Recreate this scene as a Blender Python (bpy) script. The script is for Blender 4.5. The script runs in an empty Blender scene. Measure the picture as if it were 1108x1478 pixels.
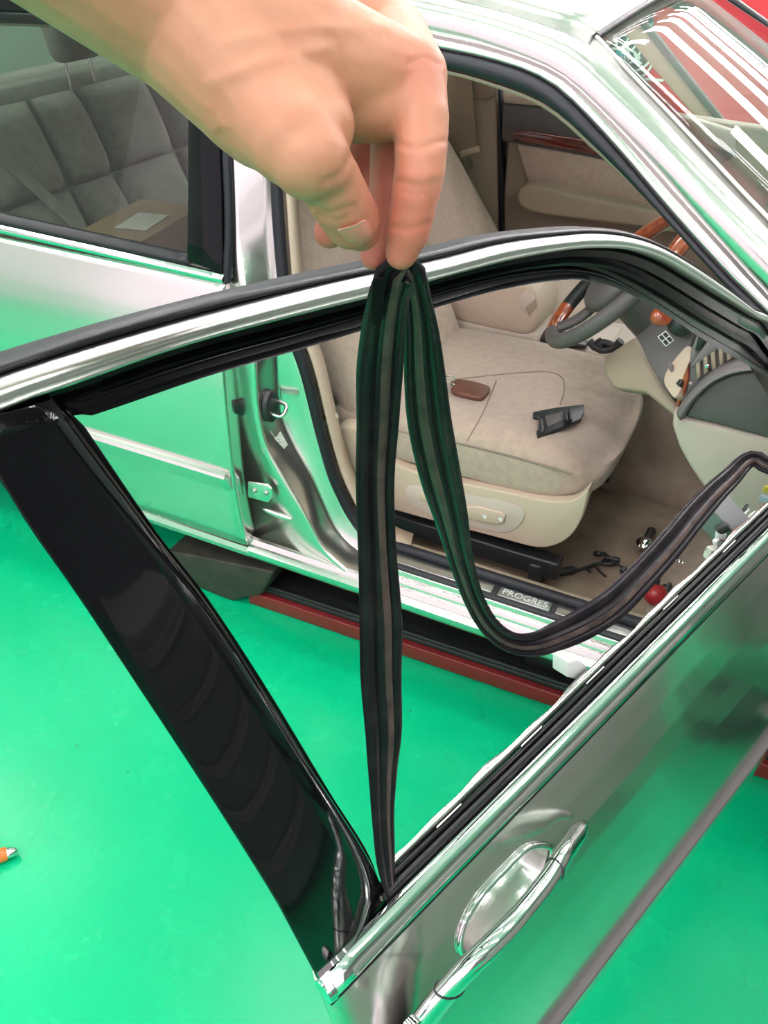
import bpy, bmesh, math, random
import numpy as np
from mathutils import Vector, Matrix

random.seed(4)
scene = bpy.context.scene
COL = scene.collection

# ------------------------------------------------------------------ camera
W, H, F = 1108.0, 1478.0, 1219.0
CAM = np.array([1.0, -1.206, 1.503])
cam_data = bpy.data.cameras.new('camera')
cam_data.sensor_fit = 'VERTICAL'
cam_data.sensor_height = 24.0
cam_data.lens = 24.0 * F / H
cam_data.clip_start = 0.02
cam = bpy.data.objects.new('camera', cam_data)
cam.location = CAM
cam.rotation_euler = (math.radians(53.5), math.radians(0.43), math.radians(27.2))
COL.objects.link(cam)
scene.camera = cam
ROT = np.array(cam.rotation_euler.to_matrix())

# ------------------------------------------------------------------ light
world = bpy.data.worlds.new('daylight')
scene.world = world
world.use_nodes = True
bg = world.node_tree.nodes['Background']
bg.inputs[0].default_value = (1.0, 0.89, 0.965, 1)
bg.inputs[1].default_value = 2.1
TUBE = 72.0          # strength of the fluorescent tubes on the garage ceiling
scene.view_settings.view_transform = 'Standard'
scene.view_settings.look = 'None'
scene.view_settings.gamma = 1.0
scene.view_settings.use_curve_mapping = False
scene.view_settings.exposure = -0.62
try:
    scene.cycles.use_denoising = True
    scene.cycles.max_bounces = 8
    scene.cycles.transparent_max_bounces = 16
    scene.cycles.sample_clamp_indirect = 6.0
    scene.cycles.caustics_reflective = False
    scene.cycles.caustics_refractive = False
except Exception:
    pass

# ------------------------------------------------------------------ geometry helpers
def ray(px, py):
    return ROT @ np.array([(px - W / 2) / F, -(py - H / 2) / F, -1.0])
def atD(px, py, d):
    return CAM + ray(px, py) * d
def on(px, py, n, d0):
    n = np.array(n, float); r = ray(px, py)
    return CAM + r * ((d0 - n @ CAM) / (n @ r))
def Y(px, py, y): return on(px, py, (0, 1, 0), y)
def Z(px, py, z): return on(px, py, (0, 0, 1), z)
def PT(px, py, n, q):
    n = np.array(n, float); return on(px, py, n, n @ np.array(q, float))
# the open front door swings about a vertical hinge
HX, HY, TH = 1.156, 0.0584, math.radians(72.63)
DA = np.array([-math.cos(TH), -math.sin(TH), 0]); DN = np.array([math.sin(TH), -math.cos(TH), 0])
HG = np.array([HX, HY, 0])
def door(u, w, z): return HG + u * DA + w * DN + np.array([0, 0, z])
def D(px, py, w): return on(px, py, DN, DN @ HG + w)

def rs(pts, n, closed=False):
    P = [np.array(p, float) for p in pts]
    if closed:
        P = [P[-1]] + P + [P[0], P[1]]
    else:
        P = [2 * P[0] - P[1]] + P + [2 * P[-1] - P[-2]]
    segs = len(P) - 3
    dense, out = [], []
    for i in range(segs):
        p0, p1, p2, p3 = P[i:i + 4]
        for k in range(16):
            t = k / 16
            dense.append(0.5 * ((2 * p1) + (-p0 + p2) * t + (2 * p0 - 5 * p1 + 4 * p2 - p3) * t * t + (-p0 + 3 * p1 - 3 * p2 + p3) * t ** 3))
    dense.append(P[-2])
    dense = np.array(dense)
    L = np.concatenate([[0], np.cumsum(np.linalg.norm(np.diff(dense, axis=0), axis=1))])
    m = n + 1 if closed else n
    T = np.linspace(0, L[-1], m)
    out = np.stack([np.interp(T, L, dense[:, j]) for j in range(dense.shape[1])], 1)
    return out[:-1] if closed else out

def mesh(name, V, Fc, mat=None, parent=None, smooth=True):
    me = bpy.data.meshes.new(name)
    me.from_pydata([tuple(map(float, v)) for v in V], [], [tuple(f) for f in Fc])
    bm = bmesh.new(); bm.from_mesh(me)
    bmesh.ops.recalc_face_normals(bm, faces=bm.faces)
    bm.to_mesh(me); bm.free()
    me.validate()
    if smooth:
        me.polygons.foreach_set('use_smooth', [True] * len(me.polygons))
    o = bpy.data.objects.new(name, me)
    COL.objects.link(o)
    if mat: me.materials.append(mat)
    if parent is not None: attach(o, parent)
    return o
def attach(o, parent):
    o.parent = parent
    m = Matrix.Translation(parent.location) if parent.parent is None else Matrix()
    o.matrix_parent_inverse = m.inverted()
def grid(lines, closed=False, cross=False):
    n = len(lines[0]); m = len(lines)
    V = [p for l in lines for p in l]; Fc = []
    for i in range(m if cross else m - 1):
        for j in range(n if closed else n - 1):
            a, b = i * n + j, i * n + (j + 1) % n
            i2 = (i + 1) % m
            c, d = i2 * n + (j + 1) % n, i2 * n + j
            Fc.append((a, b, c, d))
    return V, Fc
def loft(name, lines, mat, parent=None, n=None, thick=0, closed=False, smooth=True, off=-1.0, autos=None):
    if n: lines = [rs(l, n, closed) for l in lines]
    V, Fc = grid(lines, closed)
    o = mesh(name, V, Fc, mat, parent, smooth)
    if thick:
        s = o.modifiers.new('thickness', 'SOLIDIFY'); s.thickness = thick; s.offset = off
    if autos: edge_split(o, autos)
    return o
def edge_split(o, deg=40):
    m = o.modifiers.new('split', 'EDGE_SPLIT'); m.split_angle = math.radians(deg)
def bev(o, w=0.003, seg=2, deg=35):
    b = o.modifiers.new('bevel', 'BEVEL'); b.width = w; b.segments = seg; b.limit_method = 'ANGLE'; b.angle_limit = math.radians(deg)
    b.harden_normals = False
    return o
def sub(o, n=1):
    s = o.modifiers.new('subsurf', 'SUBSURF'); s.levels = n; s.render_levels = n
    return o
def norm(v): v = np.array(v, float); return v / (np.linalg.norm(v) + 1e-12)
def prism(name, front, offset, mat, parent=None, bevel=0.002, smooth=False, seg=2):
    n = len(front); off = np.array(offset, float)
    V = [np.array(p, float) for p in front] + [np.array(p, float) + off for p in front]
    Fc = [tuple(range(n)), tuple(range(2 * n - 1, n - 1, -1))]
    Fc += [(i, (i + 1) % n, n + (i + 1) % n, n + i) for i in range(n)]
    o = mesh(name, V, Fc, mat, parent, True)
    if bevel: bev(o, bevel, seg)
    edge_split(o, 50)
    return o
def box(name, c, s, mat, parent=None, rot=None, bevel=0.004, seg=3):
    R = np.array(rot) if rot is not None else np.eye(3)
    V = [np.array(c) + R @ (np.array([x, y, z]) * np.array(s) / 2) for x in (-1, 1) for y in (-1, 1) for z in (-1, 1)]
    Fc = [(0, 1, 3, 2), (4, 6, 7, 5), (0, 4, 5, 1), (2, 3, 7, 6), (0, 2, 6, 4), (1, 5, 7, 3)]
    o = mesh(name, V, Fc, mat, parent, True)
    if bevel: bev(o, bevel, seg)
    edge_split(o, 50)
    return o
def eul(x=0, y=0, z=0):
    from mathutils import Euler
    return np.array(Euler((math.radians(x), math.radians(y), math.radians(z))).to_matrix())
def frames(path, up=None, ups=None):
    path = np.array(path); n = len(path)
    T = np.gradient(path, axis=0); T /= np.linalg.norm(T, axis=1)[:, None] + 1e-12
    out = []
    prev = None
    for i in range(n):
        if ups is not None: u = np.array(ups[i], float)
        elif up is not None: u = np.array(up, float)
        elif prev is None:
            u = np.array([0, 0, 1.0]) if abs(T[i][2]) < .9 else np.array([1.0, 0, 0])
        else: u = prev
        s = norm(np.cross(T[i], u)); u2 = np.cross(s, T[i]); prev = u2
        out.append((s, u2))
    return out
def sweep(name, path, prof, mat, parent=None, up=None, ups=None, scales=None, caps=True, closed=False, smooth=True, split=None):
    path = np.array(path); fr = frames(path, up, ups)
    lines = []
    for i, p in enumerate(path):
        s, u = fr[i]; k = scales[i] if scales is not None else (1, 1)
        if np.isscalar(k): k = (k, k)
        lines.append([p + s * a * k[0] + u * b * k[1] for a, b in prof])
    V, Fc = grid(lines, True, closed)
    m = len(prof)
    if caps and not closed:
        Fc.append(tuple(range(m))); Fc.append(tuple(range(len(V) - 1, len(V) - m - 1, -1)))
    o = mesh(name, V, Fc, mat, parent, smooth)
    if split: edge_split(o, split)
    return o
def circ(r, n=10, rx=1.0, ry=1.0):
    return [(r * rx * math.cos(2 * math.pi * i / n), r * ry * math.sin(2 * math.pi * i / n)) for i in range(n)]
def tube(name, path, r, mat, parent=None, n=10, res=None, closed=False, rx=1, ry=1, up=None, scales=None):
    if res: path = rs(path, res, closed)
    return sweep(name, path, circ(r, n, rx, ry), mat, parent, up=up, closed=closed, scales=scales, split=60)
def lathe(name, base, axis, prof, mat, parent=None, n=20):
    axis = norm(axis); s = norm(np.cross(axis, (0.3, 0.2, 0.9) if abs(axis[2]) < .9 else (1, 0, 0))); t = np.cross(axis, s)
    lines = [[np.array(base) + axis * h + (s * math.cos(2 * math.pi * k / n) + t * math.sin(2 * math.pi * k / n)) * r for k in range(n)] for h, r in prof]
    V, Fc = grid(lines, True)
    Fc.append(tuple(range(n))); Fc.append(tuple(range(len(V) - 1, len(V) - n - 1, -1)))
    o = mesh(name, V, Fc, mat, parent, True); edge_split(o, 45)
    return o
def ball(name, c, r, mat, parent=None, sc=(1, 1, 1), R=None, seg=16):
    bm = bmesh.new(); bmesh.ops.create_uvsphere(bm, u_segments=seg, v_segments=max(6, seg // 2), radius=1)
    R = np.array(R) if R is not None else np.eye(3)
    V = [np.array(c) + R @ (np.array(v.co) * r * np.array(sc)) for v in bm.verts]
    Fc = [[v.index for v in f.verts] for f in bm.faces]
    bm.free()
    return mesh(name, V, Fc, mat, parent)
def empty(name, loc):
    o = bpy.data.objects.new(name, None); o.location = loc; COL.objects.link(o); o.empty_display_size = .1
    return o
def tag(o, label, cat=None, group=None, kind=None):
    o['label'] = label
    if cat: o['category'] = cat
    if group: o['group'] = group
    if kind: o['kind'] = kind
    return o
def text(name, body, size, origin, xdir, ydir, mat, parent=None, extrude=.0006):
    cu = bpy.data.curves.new(name, 'FONT'); cu.body = body; cu.size = size; cu.extrude = extrude; cu.align_x = 'CENTER'; cu.align_y = 'CENTER'
    t = bpy.data.objects.new(name + '_tmp', cu); COL.objects.link(t)
    dg = bpy.context.evaluated_depsgraph_get(); dg.update()
    me = bpy.data.meshes.new_from_object(t.evaluated_get(dg))
    bpy.data.objects.remove(t)
    x = norm(xdir); z = norm(np.cross(x, ydir)); y = np.cross(z, x)
    M = Matrix(((x[0], y[0], z[0], origin[0]), (x[1], y[1], z[1], origin[1]), (x[2], y[2], z[2], origin[2]), (0, 0, 0, 1)))
    me.transform(M); me.materials.clear(); me.materials.append(mat); me.name = name
    o = bpy.data.objects.new(name, me); COL.objects.link(o)
    if parent is not None: attach(o, parent)
    return o

# ------------------------------------------------------------------ materials
def mat(name, col, rough=.5, metal=0, coat=0, spec=.5, emit=0, noise=None, bump=None, trans=0, sub_=0, sheen=0, crough=.03):
    m = bpy.data.materials.new(name); m.use_nodes = True
    nt = m.node_tree; b = nt.nodes['Principled BSDF']
    b.inputs['Base Color'].default_value = (*col, 1)
    b.inputs['Roughness'].default_value = rough
    b.inputs['Metallic'].default_value = metal
    b.inputs['Coat Weight'].default_value = coat
    b.inputs['Coat Roughness'].default_value = crough
    b.inputs['Specular IOR Level'].default_value = spec
    b.inputs['Sheen Weight'].default_value = sheen
    if sub_:
        b.inputs['Subsurface Weight'].default_value = sub_
        b.inputs['Subsurface Radius'].default_value = (.012, .004, .002)
        b.inputs['Subsurface Scale'].default_value = .4
    if emit:
        b.inputs['Emission Color'].default_value = (*col, 1); b.inputs['Emission Strength'].default_value = emit
    tc = nt.nodes.new('ShaderNodeTexCoord')
    if noise:                                   # (scale, other colour, detail, low, high)
        sc, c2, det, lo, hi = noise
        n = nt.nodes.new('ShaderNodeTexNoise'); n.inputs['Scale'].default_value = sc; n.inputs['Detail'].default_value = det
        r = nt.nodes.new('ShaderNodeValToRGB')
        r.color_ramp.elements[0].position = lo; r.color_ramp.elements[0].color = (*col, 1)
        r.color_ramp.elements[1].position = hi; r.color_ramp.elements[1].color = (*c2, 1)
        nt.links.new(tc.outputs['Object'], n.inputs['Vector']); nt.links.new(n.outputs['Fac'], r.inputs[0])
        nt.links.new(r.outputs[0], b.inputs['Base Color'])
    if bump:                                    # (scale, strength, distance)
        n = nt.nodes.new('ShaderNodeTexNoise'); n.inputs['Scale'].default_value = bump[0]; n.inputs['Detail'].default_value = 3
        bp = nt.nodes.new('ShaderNodeBump'); bp.inputs['Strength'].default_value = bump[1]; bp.inputs['Distance'].default_value = bump[2]
        nt.links.new(tc.outputs['Object'], n.inputs['Vector']); nt.links.new(n.outputs['Fac'], bp.inputs['Height'])
        nt.links.new(bp.outputs[0], b.inputs['Normal'])
    return m
def glassmat(name, tint, ior=.04):
    m = bpy.data.materials.new(name); m.use_nodes = True
    nt = m.node_tree; nt.nodes.clear()
    out = nt.nodes.new('ShaderNodeOutputMaterial'); mx = nt.nodes.new('ShaderNodeMixShader')
    tr = nt.nodes.new('ShaderNodeBsdfTransparent'); tr.inputs[0].default_value = (*tint, 1)
    gl = nt.nodes.new('ShaderNodeBsdfGlossy'); gl.inputs['Roughness'].default_value = 0.0
    lw = nt.nodes.new('ShaderNodeLayerWeight'); lw.inputs[0].default_value = .5
    pw = nt.nodes.new('ShaderNodeMath'); pw.operation = 'POWER'; pw.inputs[1].default_value = 5
    ma = nt.nodes.new('ShaderNodeMath'); ma.operation = 'MULTIPLY_ADD'; ma.inputs[1].default_value = .95; ma.inputs[2].default_value = ior
    nt.links.new(lw.outputs['Facing'], pw.inputs[0]); nt.links.new(pw.outputs[0], ma.inputs[0])
    nt.links.new(ma.outputs[0], mx.inputs[0]); nt.links.new(tr.outputs[0], mx.inputs[1]); nt.links.new(gl.outputs[0], mx.inputs[2])
    nt.links.new(mx.outputs[0], out.inputs[0])
    return m

PAINT = mat('champagne_silver_paint', (.76, .73, .70), .20, .97, .4, crough=.02)
CHROME = mat('polished_chrome', (.82, .82, .82), .08, 1.0)
CHROME_SATIN = mat('brushed_chrome_trim', (.68, .66, .64), .32, 1.0, bump=(300, .05, .0005))
STEEL = mat('zinc_steel', (.55, .55, .54), .35, 1.0)
BLACK_GLOSS = mat('gloss_black_trim', (.004, .004, .005), .05, 0, 0, .2)
BLACK_PAINT = mat('black_painted_frame', (.005, .005, .006), .2, spec=.2)
RUBBER = mat('black_rubber', (.008, .009, .011), .4, spec=.35, bump=(220, .12, .0006))
RUBBER_FLOCK = mat('worn_black_rubber', (.010, .008, .0105), .25, 0, 0, .10, noise=(35, (.024, .019, .020), 4, .45, .8), bump=(160, .08, .0005))
RUBBER_SOFT = mat('soft_black_weatherstrip', (.010, .011, .015), .5, spec=.35)
BPLASTIC = mat('black_plastic', (.018, .019, .021), .4)
DGREY = mat('dark_grey_dash_plastic', (.092, .083, .081), .55, bump=(500, .1, .0003))
MGREY = mat('mid_grey_dash_plastic', (.17, .15, .152), .5, bump=(500, .1, .0003))
BEIGE = mat('beige_plastic', (.57, .45, .345), .5, bump=(600, .06, .0003))
LBEIGE = mat('pale_beige_plastic', (.60, .50, .43), .5, bump=(600, .06, .0003))
TAUPE = mat('taupe_plastic', (.34, .27, .20), .55, bump=(600, .06, .0003))
FABRIC = mat('beige_seat_velour', (.48, .375, .30), .9, 0, 0, .2, sheen=.35, noise=(60, (.41, .31, .25), 6, .35, .75), bump=(900, .35, .0008))
FABRIC_SIDE = mat('grey_beige_seat_velour', (.40, .32, .28), .9, 0, 0, .2, sheen=.35, noise=(160, (.46, .42, .37), 5, .4, .7), bump=(900, .35, .0008))
REAR_FABRIC = mat('grey_rear_seat_velour', (.36, .345, .31), .9, 0, 0, .2, sheen=.3, noise=(40, (.27, .26, .235), 5, .35, .75), bump=(700, .3, .0008))
CARPET = mat('brown_carpet', (.22, .16, .115), .95, 0, 0, .1, noise=(14, (.34, .27, .20), 8, .35, .7), bump=(600, .6, .002))
CARPET_L = mat('taupe_tunnel_carpet', (.44, .36, .29), .95, 0, 0, .1, noise=(20, (.36, .29, .23), 6, .35, .7), bump=(600, .5, .0015))
WOOD = mat('dark_red_wood_veneer', (.13, .018, .012), .12, 0, 1.0, noise=(30, (.07, .01, .008), 5, .35, .7))
WOOD_L = mat('orange_brown_wood_veneer', (.42, .085, .025), .12, 0, 1.0, noise=(45, (.26, .04, .015), 5, .35, .7))
STITCH = mat('seam_thread', (.26, .21, .165), .9)
LEATHER = mat('brown_leather', (.12, .045, .028), .5, bump=(300, .3, .0006))
RED_PAINT = mat('dark_red_lift_paint', (.20, .012, .014), .45)
RED_PL = mat('red_plastic', (.36, .018, .022), .38)
ORANGE = mat('orange_plastic', (.80, .20, .04), .3)
WHITE_PL = mat('white_plastic', (.82, .82, .80), .4)
WHITE_INK = mat('white_print', (.85, .88, .85), .6)
LIFT_BLACK = mat('black_lift_steel', (.012, .012, .013), .5)
LIFT_BROWN = mat('grimy_brown_rubber_block', (.028, .022, .018), .6, noise=(25, (.05, .04, .032), 5, .4, .7))
LABEL_PAPER = mat('label_paper', (.75, .73, .66), .6, noise=(180, (.50, .48, .43), 3, .5, .6))
CARD = mat('cardboard', (.36, .24, .14), .8)
GREY_PL = mat('grey_connector_plastic', (.16, .16, .165), .45)
GLASS = glassmat('tinted_side_glass', (.74, .78, .74), .035)
WSGLASS = glassmat('windshield_glass', (.90, .94, .92), .05)
RED_BANNER = mat('red_banner_cloth', (.62, .03, .045), .6)
CYAN_BANNER = mat('cyan_banner_cloth', (.02, .55, .68), .6)
DARK_BANNER = mat('dark_banner_cloth', (.05, .045, .055), .6)
TAN = mat('pinkish_tan_board', (.62, .42, .33), .6)
NAIL = mat('thumb_nail', (.50, .185, .135), .38, coat=.1)
TUBE_M = mat('fluorescent_tube', (1.0, .90, .95), .5, emit=TUBE)
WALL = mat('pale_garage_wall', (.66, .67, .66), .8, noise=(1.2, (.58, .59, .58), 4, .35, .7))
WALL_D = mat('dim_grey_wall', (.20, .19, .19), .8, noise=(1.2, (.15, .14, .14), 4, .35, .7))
CEIL = mat('white_garage_ceiling', (.78, .78, .77), .8, noise=(2, (.72, .72, .71), 4, .35, .7))

def floor_mat():
    m = mat('green_epoxy_floor', (.0, .62, .27), .22, 0, 0, .35)
    nt = m.node_tree; b = nt.nodes['Principled BSDF']; tc = [n for n in nt.nodes if n.type == 'TEX_COORD'][0]
    n1 = nt.nodes.new('ShaderNodeTexNoise'); n1.inputs['Scale'].default_value = 2.2; n1.inputs['Detail'].default_value = 6
    r1 = nt.nodes.new('ShaderNodeValToRGB')
    r1.color_ramp.elements[0].position = .3; r1.color_ramp.elements[0].color = (.0, .47, .19, 1)
    r1.color_ramp.elements[1].position = .75; r1.color_ramp.elements[1].color = (.002, .54, .235, 1)
    v = nt.nodes.new('ShaderNodeTexVoronoi'); v.inputs['Scale'].default_value = 14
    r2 = nt.nodes.new('ShaderNodeValToRGB')
    r2.color_ramp.elements[0].position = .03; r2.color_ramp.elements[0].color = (1, 1, 1, 1)
    r2.color_ramp.elements[1].position = .07; r2.color_ramp.elements[1].color = (0, 0, 0, 1)
    n3 = nt.nodes.new('ShaderNodeTexNoise'); n3.inputs['Scale'].default_value = 7
    r3 = nt.nodes.new('ShaderNodeValToRGB')
    r3.color_ramp.elements[0].position = .56; r3.color_ramp.elements[1].position = .62
    mu = nt.nodes.new('ShaderNodeMath'); mu.operation = 'MULTIPLY'
    mx = nt.nodes.new('ShaderNodeMix'); mx.data_type = 'RGBA'; mx.inputs[7].default_value = (.03, .16, .09, 1)
    for n in (n1, v, n3): nt.links.new(tc.outputs['Object'], n.inputs['Vector'])
    nt.links.new(n1.outputs['Fac'], r1.inputs[0]); nt.links.new(v.outputs['Distance'], r2.inputs[0]); nt.links.new(n3.outputs['Fac'], r3.inputs[0])
    nt.links.new(r2.outputs[0], mu.inputs[0]); nt.links.new(r3.outputs[0], mu.inputs[1])
    nt.links.new(mu.outputs[0], mx.inputs[0]); nt.links.new(r1.outputs[0], mx.inputs[6]); nt.links.new(mx.outputs[2], b.inputs['Base Color'])
    n4 = nt.nodes.new('ShaderNodeTexNoise'); n4.inputs['Scale'].default_value = 9; n4.inputs['Detail'].default_value = 5
    mr = nt.nodes.new('ShaderNodeMapRange'); mr.inputs[3].default_value = .18; mr.inputs[4].default_value = .34
    nt.links.new(tc.outputs['Object'], n4.inputs['Vector']); nt.links.new(n4.outputs['Fac'], mr.inputs[0]); nt.links.new(mr.outputs[0], b.inputs['Roughness'])
    return m
FLOOR = floor_mat()

def skin_mat():
    m = mat('skin', (.60, .33, .225), .48, 0, 0, .4, sub_=.10, bump=(170, .35, .0009))
    nt = m.node_tree; b = nt.nodes['Principled BSDF']
    vc = nt.nodes.new('ShaderNodeVertexColor'); vc.layer_name = 'blush'
    tc = [n for n in nt.nodes if n.type == 'TEX_COORD'][0]
    n = nt.nodes.new('ShaderNodeTexNoise'); n.inputs['Scale'].default_value = 45; n.inputs['Detail'].default_value = 4
    nt.links.new(tc.outputs['Object'], n.inputs['Vector'])
    r = nt.nodes.new('ShaderNodeValToRGB')
    r.color_ramp.elements[0].position = .35; r.color_ramp.elements[0].color = (.47, .225, .135, 1)
    r.color_ramp.elements[1].position = .75; r.color_ramp.elements[1].color = (.41, .175, .10, 1)
    nt.links.new(n.outputs['Fac'], r.inputs[0])
    mx = nt.nodes.new('ShaderNodeMix'); mx.data_type = 'RGBA'; mx.inputs[7].default_value = (.46, .13, .09, 1)
    nt.links.new(vc.outputs['Color'], mx.inputs[0]); nt.links.new(r.outputs[0], mx.inputs[6]); nt.links.new(mx.outputs[2], b.inputs['Base Color'])
    return m
SKIN = skin_mat()

# ================================================================== the garage
def struct(o, label=None):
    o['kind'] = 'structure'
    if label: o['label'] = label
    return o
struct(mesh('floor', [(-5, -5, 0), (6, -5, 0), (6, 9, 0), (-5, 9, 0)], [(0, 1, 2, 3)], FLOOR, smooth=False), 'glossy green epoxy garage floor')
struct(box('wall_far', (.5, 9.05, 1.6), (11, .1, 3.2), WALL, bevel=0), 'pale garage wall beyond the car')
struct(box('wall_left', (-5.05, 2, 1.6), (.1, 14, 3.2), WALL, bevel=0), 'pale garage wall behind the car')
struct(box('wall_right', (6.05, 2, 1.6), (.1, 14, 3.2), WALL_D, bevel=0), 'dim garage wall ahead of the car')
struct(box('ceiling', (.5, 2.75, 3.25), (11, 12.5, .1), CEIL, bevel=0), 'white garage ceiling with fluorescent tubes')
k = 0
struct(box('wall_partition', (.5, 5.05, .95), (11, .1, 1.9), WALL, bevel=0), 'low partition wall behind the banner')
ROWS = ('nearest the open shutter', 'second from the open shutter', 'above the open car door', 'above the car roof', 'above the far side of the car', 'second before the partition', 'before the partition', 'just behind the partition', 'second behind the partition', 'third behind the partition', 'fourth behind the partition', 'nearest the far wall')
COLS = ('behind the car', 'over the cabin', 'over the bonnet')
for i, ty in enumerate((-3.0, -1.9, -.8, .3, 1.4, 2.5, 3.3, 4.1, 4.9, 5.7, 6.5, 7.3)):
    for j, tx in enumerate((-2.6, .2, 2.4)):
        if i > 6 and j == 0: continue
        if i > 6: tx = {1: 1.1, 2: 3.4}[j]
        e = empty('ceiling_lamp', (tx, ty, 2.85))
        box('lamp_housing', (tx, ty, 2.88), (1.6, .05, .03), CEIL, e, bevel=.005)
        for dx in (-.6, .6):
            tube('lamp_rod', [(tx + dx, ty, 2.89), (tx + dx, ty, 3.205)], .006, STEEL, e, n=6)
        for sgn in (-.05, .05):
            tube('fluorescent_tube', [(tx - .75, ty + sgn, 2.86), (tx + .75, ty + sgn, 2.86)], .016, TUBE_M, e, n=8)
        tag(e, 'hanging tube lamp %s, row %s' % (COLS[j], ROWS[i]), 'lamp', 'hanging lamps of the garage')

# ================================================================== the car
CAR = empty('sedan_car', (0, .85, 0))
tag(CAR, 'silver sedan with its front door open, beige cabin and wood trim', 'car')
def ys(z):
    return float(np.interp(z, [.225, .25, .30, .38, .46, .58, .68, .76, .82, .86, .895], [.035, .022, .010, .003, .0, .003, .009, .018, .029, .040, .056]))
def gh(z, base=.058, k=.28): return base + (z - .9) * k          # greenhouse side plane

# ---- rear door
xs = [-1.08, -.8, -.55, -.3, -.12, -.03, -.008, -.001, 0.0, 0.002, .002]
dy = [0, 0, 0, 0, 0, 0, .0005, .004, .010, .03, .05]
zz = np.concatenate([np.linspace(.262, .60, 12), np.linspace(.62, .895, 16)])
lines = [[(x, ys(z) + d, z) for z in zz] for x, d in zip(xs, dy)]
V, Fc = grid(lines)
nz = len(zz)
RD = mesh('rear_door', V, Fc, PAINT, CAR)
m_ = RD.modifiers.new('thickness', 'SOLIDIFY'); m_.thickness = .002
tag(RD, 'closed silver rear door')
# side moulding of the rear door
mp = [(-.006, .026), (.008, .0255), (.014, .022), (.0165, .016), (.0155, .010), (.005, -.022), (.0, -.026), (-.006, -.026)]
def bodymould(name, path, parent, outward):
    return sweep(name, path, [(b, a) if False else (a, b) for a, b in mp], PAINT, parent, up=(0, 0, 1), split=30)
zc = .452
V = []; 
lines = []
for x, k_ in [(-1.08, 1), (-.5, 1), (-.03, 1), (-.012, 1), (-.006, .7)]:
    lines.append([(x, ys(zc + b * k_) - a * k_, zc + b * k_) for a, b in mp])
V, Fc = grid(lines, True); n_ = len(mp)
Fc += [tuple(range(n_)), tuple(range(len(V) - 1, len(V) - n_ - 1, -1))]
o = mesh('side_moulding', V, Fc, PAINT, RD); edge_split(o, 30)
# belt trim and window frame of the rear door
lp = lambda pts: [on(px, py, (0, 1, -.28), .058 - .28 * .9) for px, py in pts]
def off_y(P, d): return [np.array(p) + np.array([0, d, 0]) for p in P]
rb = lambda z, d: [(x, gh(z) + d, z + .012 * (x / -.6)) for x in (-1.0, -.6, -.3, -.09, .0)]
loft('belt_trim', [rb(.889, .004), rb(.891, -.008), rb(.900, -.009), rb(.906, -.004), rb(.907, .01)], CHROME, RD, n=30, thick=.001)
rb2 = lambda z, d: [(x, gh(z) + d, z + .012 * (x / -.6)) for x in (-1.0, -.6, -.3, -.085)]
loft('belt_weatherstrip', [rb2(.905, -.004), rb2(.915, -.002), rb2(.925, .006), rb2(.924, .016)], RUBBER, RD, n=24, thick=.002)
cov = [(-.088, .912), (-.05, 1.35), (0.0, 1.35), (-.008, 1.15), (-.002, 1.0), (.001, .905)]
cv = [(-.090, gh(.918) - .004, .918), (-.092, gh(1.05) - .004, 1.05), (-.098, gh(1.2) - .004, 1.2), (-.104, gh(1.36) - .004, 1.36),
      (-.045, gh(1.36) - .006, 1.36), (-.030, gh(1.2) - .006, 1.2), (-.012, gh(1.05) - .006, 1.05), (-.002, gh(.905) - .006, .905)]
prism('pillar_cover', cv, (0, .012, 0), BLACK_GLOSS, RD, bevel=.003)
ed = [(.002, gh(.89) + .004, .89), (.001, gh(1.0) + .004, 1.0), (-.018, gh(1.17) + .004, 1.17), (-.04, gh(1.36) + .004, 1.36)]
tube('edge_rubber', ed, .009, RUBBER_SOFT, RD, n=8, res=20)
tf = [(x, gh(1.335) - .004, 1.335 - .02 * (x + .5) ** 2) for x in (-1.0, -.7, -.4, -.1, -.04)]
sweep('window_frame', rs(tf, 20), [(-.008, -.02), (.008, -.02), (.008, .02), (-.008, .02)], BLACK_GLOSS, RD, up=(0, 0, 1), split=40)
gl = [[(x, gh(z) + .010, z) for x in (-1.0, -.09)] for z in (.905, 1.33)]
o = mesh('window_glass', *grid(gl), GLASS, RD, smooth=False)
m_ = o.modifiers.new('thickness', 'SOLIDIFY'); m_.thickness = .004

# ---- rocker panel and sill, one profile along the whole side
def prof_line(name, prof, x0, x1, mt, parent, thick=0.0, n=12, bevel=None):
    lines = [[(x, y, z) for x in np.linspace(x0, x1, n)] for y, z in prof]
    o = mesh(name, *grid(lines), mt, parent); edge_split(o, 32)
    if thick:
        s = o.modifiers.new('thickness', 'SOLIDIFY'); s.thickness = thick; s.offset = 0
        o.modifiers.move(1, 0)
    return o
SILL = prof_line('sill_panel', [(.16, .215), (.06, .214), (.034, .218), (.022, .228), (.016, .242), (.016, .252), (.022, .2575), (.030, .2595), (.0335, .268), (.036, .2715), (.043, .2735)], 0.0, 1.30, PAINT, CAR, .002)
prof_line('sill_step', [(.040, .2725), (.043, .2735), (.0455, .284), (.048, .287), (.056, .2895), (.0585, .299), (.062, .3015), (.13, .303)], .335, 1.30, PAINT, SILL, .002)
tag(SILL, 'stepped silver sill')
prof_line('rocker_panel', [(.16, .215), (.06, .214), (.034, .218), (.024, .226), (.020, .240), (.024, .252), (.05, .258)], -1.1, 0.0, PAINT, CAR, .002)
SC = prof_line('scuff_plate', [(.060, .3015), (.062, .3065), (.066, .308), (.112, .310), (.114, .304)], .335, 1.28, BPLASTIC, SILL, .0015)
for x0, x1 in ((.345, .585), (.725, .95)):
    prism('scuff_insert', [(x0, .072, .3088), (x1, .072, .3088), (x1, .097, .3098), (x0, .097, .3098)], (0, 0, .0015), CHROME_SATIN, SILL, bevel=.0006)
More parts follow.
